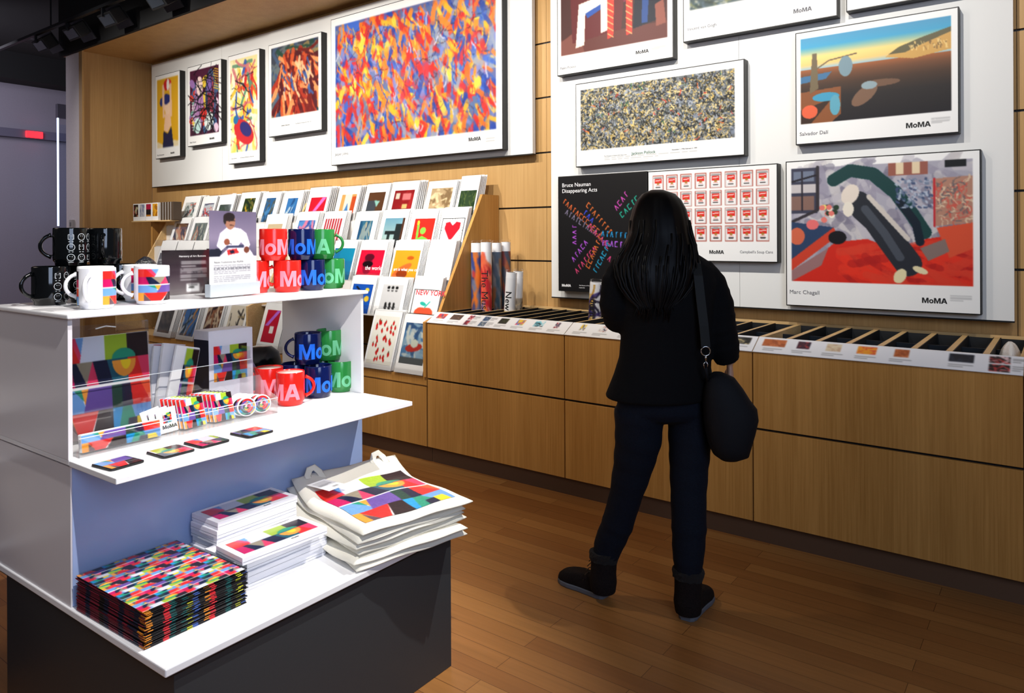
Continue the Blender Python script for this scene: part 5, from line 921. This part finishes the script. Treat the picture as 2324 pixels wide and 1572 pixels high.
pipe(j, sleeve([((-0.124, 0.000, 1.362), .068), ((-0.161, -0.010, 1.303), .068), ((-0.171, -0.020, 1.217), .068), ((-0.157, 0.020, 1.160), .062), ((-0.131, 0.120, 1.164), .050), ((-0.092, 0.210, 1.188), .040)], .035), seg=24)
j.build('jacket', JKT, per, smooth=True, remesh=.007)
# ---- jeans
k_ = MB()
k_.ell([(x, dd, z, rx, ry) for x, z, rx, ry, dd in ((0.012, 0.900, 0.165, 0.115, 0.000), (0.014, 0.847, 0.177, 0.125, 0.000), (0.017, 0.795, 0.190, 0.120, 0.000), (0.021, 0.769, 0.184, 0.100, 0.000), (0.031, 0.751, 0.136, 0.060, 0.000))], 30)
def leg(pts): 
    P = interp([(*p, r_) for p, r_ in pts], 5); return [((q[0], q[1], q[2]), q[3] * (1 + .02 * math.sin(i * 1.7) + .025 * math.exp(-((i - len(P) * .52) / 2.5) ** 2) * math.sin(i * 2.6))) for i, q in enumerate(P)]
pipe(k_, leg([((-0.079, 0.000, 0.795), .100), ((-0.084, 0.010, 0.669), .092), ((-0.102, 0.030, 0.558), .079), ((-0.131, 0.050, 0.427), .065), ((-0.160, 0.070, 0.313), .064), ((-0.193, 0.090, 0.224), .060), ((-0.201, 0.090, 0.193), .055), ((-0.208, 0.090, 0.152), .048)]), seg=24)
pipe(k_, leg([((0.119, 0.000, 0.794), .088), ((0.118, -0.010, 0.674), .084), ((0.111, -0.020, 0.572), .076), ((0.104, -0.040, 0.458), .069), ((0.101, -0.060, 0.345), .067), ((0.095, -0.070, 0.238), .060), ((0.095, -0.070, 0.204), .054), ((0.095, -0.070, 0.169), .048)]), seg=24)
k_.build('jeans', JEAN, per, smooth=True, remesh=.007)
# ---- boots
SUE = M('dark_brown_suede', (26, 20, 19), .9, spec=.15, noise=.3, nscale=160); SOLE = M('grey_rubber_sole', (92, 96, 104), .6); FUR = M('dark_fur', (25, 22, 21), 1, bump=1, nscale=120)
def boot(heel, toe, ankle, top):
    h = Vector(heel); d = Vector(toe) - h; d.z = 0; L = d.length; d.normalize(); s_ = Vector((-d.y, d.x, 0))
    prof = [(0, .018), (.04, .03), (.12, .036), (.3, .037), (.5, .04), (.7, .047), (.85, .045), (.95, .033), (1.0, .014)]
    B = bpy.data.objects.new('boot', None); COL.objects.link(B); B.parent = per
    def outline(g, z): return [h + d * (t * L) + s_ * (w_ * g) + Vector((0, 0, z)) for t, w_ in prof] + [h + d * (t * L) - s_ * (w_ * g) + Vector((0, 0, z)) for t, w_ in prof[::-1]]
    MB().loft([outline(1.0, .001), outline(1.06, .006), outline(1.06, .018), outline(1.0, .022)]).build('sole', SOLE, B, smooth=False)
    m_ = MB(); up = []
    for z, g, sh in ((.018, 1, 1), (.05, 1.02, .97), (.075, .9, .88), (.09, .7, .72)):
        up.append([h + d * (min(t, 1) * L * sh + .004) + s_ * (w_ * g) + Vector((0, 0, z * (1 - .25 * t))) for t, w_ in prof] + [h + d * (t * L * sh + .004) - s_ * (w_ * g) + Vector((0, 0, z * (1 - .25 * t))) for t, w_ in prof[::-1]])
    m_.loft(up); a = Vector(ankle); tp = Vector(top)
    m_.tube([a + Vector((0, 0, -.075)), a + Vector((0, 0, -.03)), a, a.lerp(tp, .5), tp], [.05, .056, .053, .053, .054], 20)
    m_.build('upper', SUE, B, smooth=True, remesh=.006)
    rr = random.Random(3); c_ = []
    for q in range(4):
        z = -.012 + .012 * q; c_.append([tp + Vector(((.057 + .004 * rr.uniform(-1, 1) + .004 * math.sin(q)) * math.cos(2 * PI * i / 26), (.057 + .004 * rr.uniform(-1, 1)) * math.sin(2 * PI * i / 26), z + rr.uniform(-.003, .003))) for i in range(26)])
    MB().loft(c_).build('fur_cuff', FUR, B, smooth=False)
    m_ = MB()
    for q in range(5): 
        c0 = a + d * (.05 + .008 * (4 - q)) + Vector((0, 0, -.045 + .022 * q)); m_.tube([c0 - s_ * .03, c0 + d * .008, c0 + s_ * .03], .002, 6)
    m_.build('laces', BLACK, B)
    return B
boot(((-0.203, 0.100, 0.012))[:2] + (0,), ((-0.377, 0.270, 0.001))[:2] + (0,), (-0.215, 0.090, 0.107), (-0.211, 0.090, 0.175))
boot(((0.080, -0.085, 0.018))[:2] + (0,), ((0.215, 0.120, -0.004))[:2] + (0,), (0.096, -0.060, 0.096), (0.096, -0.065, 0.172))
# ---- hair
hb = MB()
R_ = []
HR = [(-0.001, 1.669, 0.025, 0.020, 0.020), (0.004, 1.653, 0.065, 0.055, 0.020), (0.005, 1.627, 0.088, 0.080, 0.015), (0.005, 1.591, 0.105, 0.100, 0.010), (0.002, 1.547, 0.116, 0.112, 0.000), (0.001, 1.495, 0.122, 0.118, -0.010), (-0.002, 1.451, 0.136, 0.118, -0.020), (-0.015, 1.409, 0.150, 0.118, -0.040), (-0.021, 1.375, 0.158, 0.108, -0.060), (-0.025, 1.333, 0.153, 0.095, -0.080), (-0.028, 1.292, 0.139, 0.075, -0.100), (-0.032, 1.251, 0.109, 0.050, -0.120), (-0.034, 1.218, 0.075, 0.030, -0.130)]
r = random.Random(2); PH = [r.uniform(0, 6) for _ in range(8)]
n = 72
for i, (x, z, rx, ry, dd) in enumerate(HR):
    ring = []
    for k in range(n):
        A = 2 * PI * k / n; g = 1 + min(i / 6, 1) * (.016 * math.sin(9 * A + PH[0] + .3 * i) + .014 * math.sin(17 * A + PH[1] - .35 * i) + .012 * math.sin(29 * A + PH[2] + .2 * i))
        ring.append((x + rx * math.cos(A) * g, dd + ry * math.sin(A) * g, z))
    R_.append(ring)
HAIR = M('black_hair', (6, 5, 6), .5, spec=.2)
hb.loft(R_).build('hair', HAIR, per, smooth=True)
m_ = MB()
for k in range(90):
    A = r.uniform(-PI, 0) if k % 3 else r.uniform(-.5, .3); i0 = r.randint(4, 8); pts = []
    ph = r.uniform(0, 6)
    for i in range(i0, len(HR)):
        x, z, rx, ry, dd = HR[i]; g = 1.0 + .05 * math.sin(i * .9 + ph); pts.append((x + rx * math.cos(A) * g, dd + ry * math.sin(A) * g, z + .0))
    if len(pts) > 2:
        e = pts[-1]; pts.append((e[0] + r.uniform(-.02, .02), e[1] - .004, e[2] - r.uniform(.01, .06))); m_.tube(pts, [.004] * (len(pts) - 2) + [.003, .0008], 6)
m_.build('hair_strands', HAIR, per, smooth=True)
# ---- shoulder bag
t = thing('shoulder_bag', 'black slouchy fabric shoulder bag hanging at the person\'s right hip', 'bag', (PX, PY_, 0), 0.64484)
BAGM = M('black_bag_fabric', (14, 16, 21), .75, spec=.25, bump=.25, nscale=250)
MB().ell([(x, dd, z, rx, ry) for x, z, rx, ry, dd in ((0.198, 0.966, 0.018, 0.025, -0.130), (0.207, 0.948, 0.050, 0.050, -0.130), (0.217, 0.908, 0.070, 0.065, -0.130), (0.228, 0.866, 0.085, 0.075, -0.130), (0.241, 0.832, 0.098, 0.080, -0.130), (0.245, 0.790, 0.099, 0.085, -0.130), (0.242, 0.740, 0.089, 0.085, -0.130), (0.240, 0.693, 0.077, 0.080, -0.130), (0.243, 0.656, 0.064, 0.070, -0.130), (0.237, 0.638, 0.033, 0.040, -0.130))], 26, pw=.8).build('body', BAGM, t, smooth=True)
st = [(0.142, -0.165, 1.067), (0.134, -0.170, 1.147), (0.124, -0.165, 1.245), (0.118, -0.150, 1.335), (0.124, -0.100, 1.375), (0.138, -0.030, 1.398), (0.160, 0.060, 1.376), (0.179, 0.120, 1.294), (0.199, 0.130, 1.074), (0.210, 0.060, 0.922)]
R_ = []
for i, p in enumerate(st): R_.append([(p[0] - .017, p[1] - .002, p[2]), (p[0] + .017, p[1] - .002, p[2]), (p[0] + .017, p[1] + .003, p[2] + (.003 if 3 < i < 6 else 0)), (p[0] - .017, p[1] + .003, p[2] + (.003 if 3 < i < 6 else 0))])
MB().loft(R_).build('strap', M('strap_webbing', (20, 24, 24), .8), t)
CHR = M('chrome', (210, 210, 210), .18, 1)
c0 = Vector((0.139, -0.172, 1.054)); MB().tube([c0 + Vector((.017 * math.cos(a), -.002, .017 * math.sin(a))) for a in [2 * PI * k / 20 for k in range(20)]], .0022, 8, closed=True).build('ring', CHR, t, smooth=True)
c1 = Vector((0.140, -0.172, 1.018)); mb = MB().tube([c1 + Vector((0, 0, .022)), c1 + Vector((0, 0, 0))], .0035, 8); mb.tube([c1 + Vector((0, 0, 0)), c1 + Vector((-.008, 0, -.012)), c1 + Vector((-.006, 0, -.028)), c1 + Vector((.004, 0, -.03)), c1 + Vector((.007, 0, -.014)), c1], .002, 8)
mb.build('snap_hook', CHR, t, smooth=True); MB().tube([c1 + Vector((0, 0, -.026)), (0.151, -0.150, 0.941)], .006, 8).build('hook_loop', BAGM, t, smooth=True)
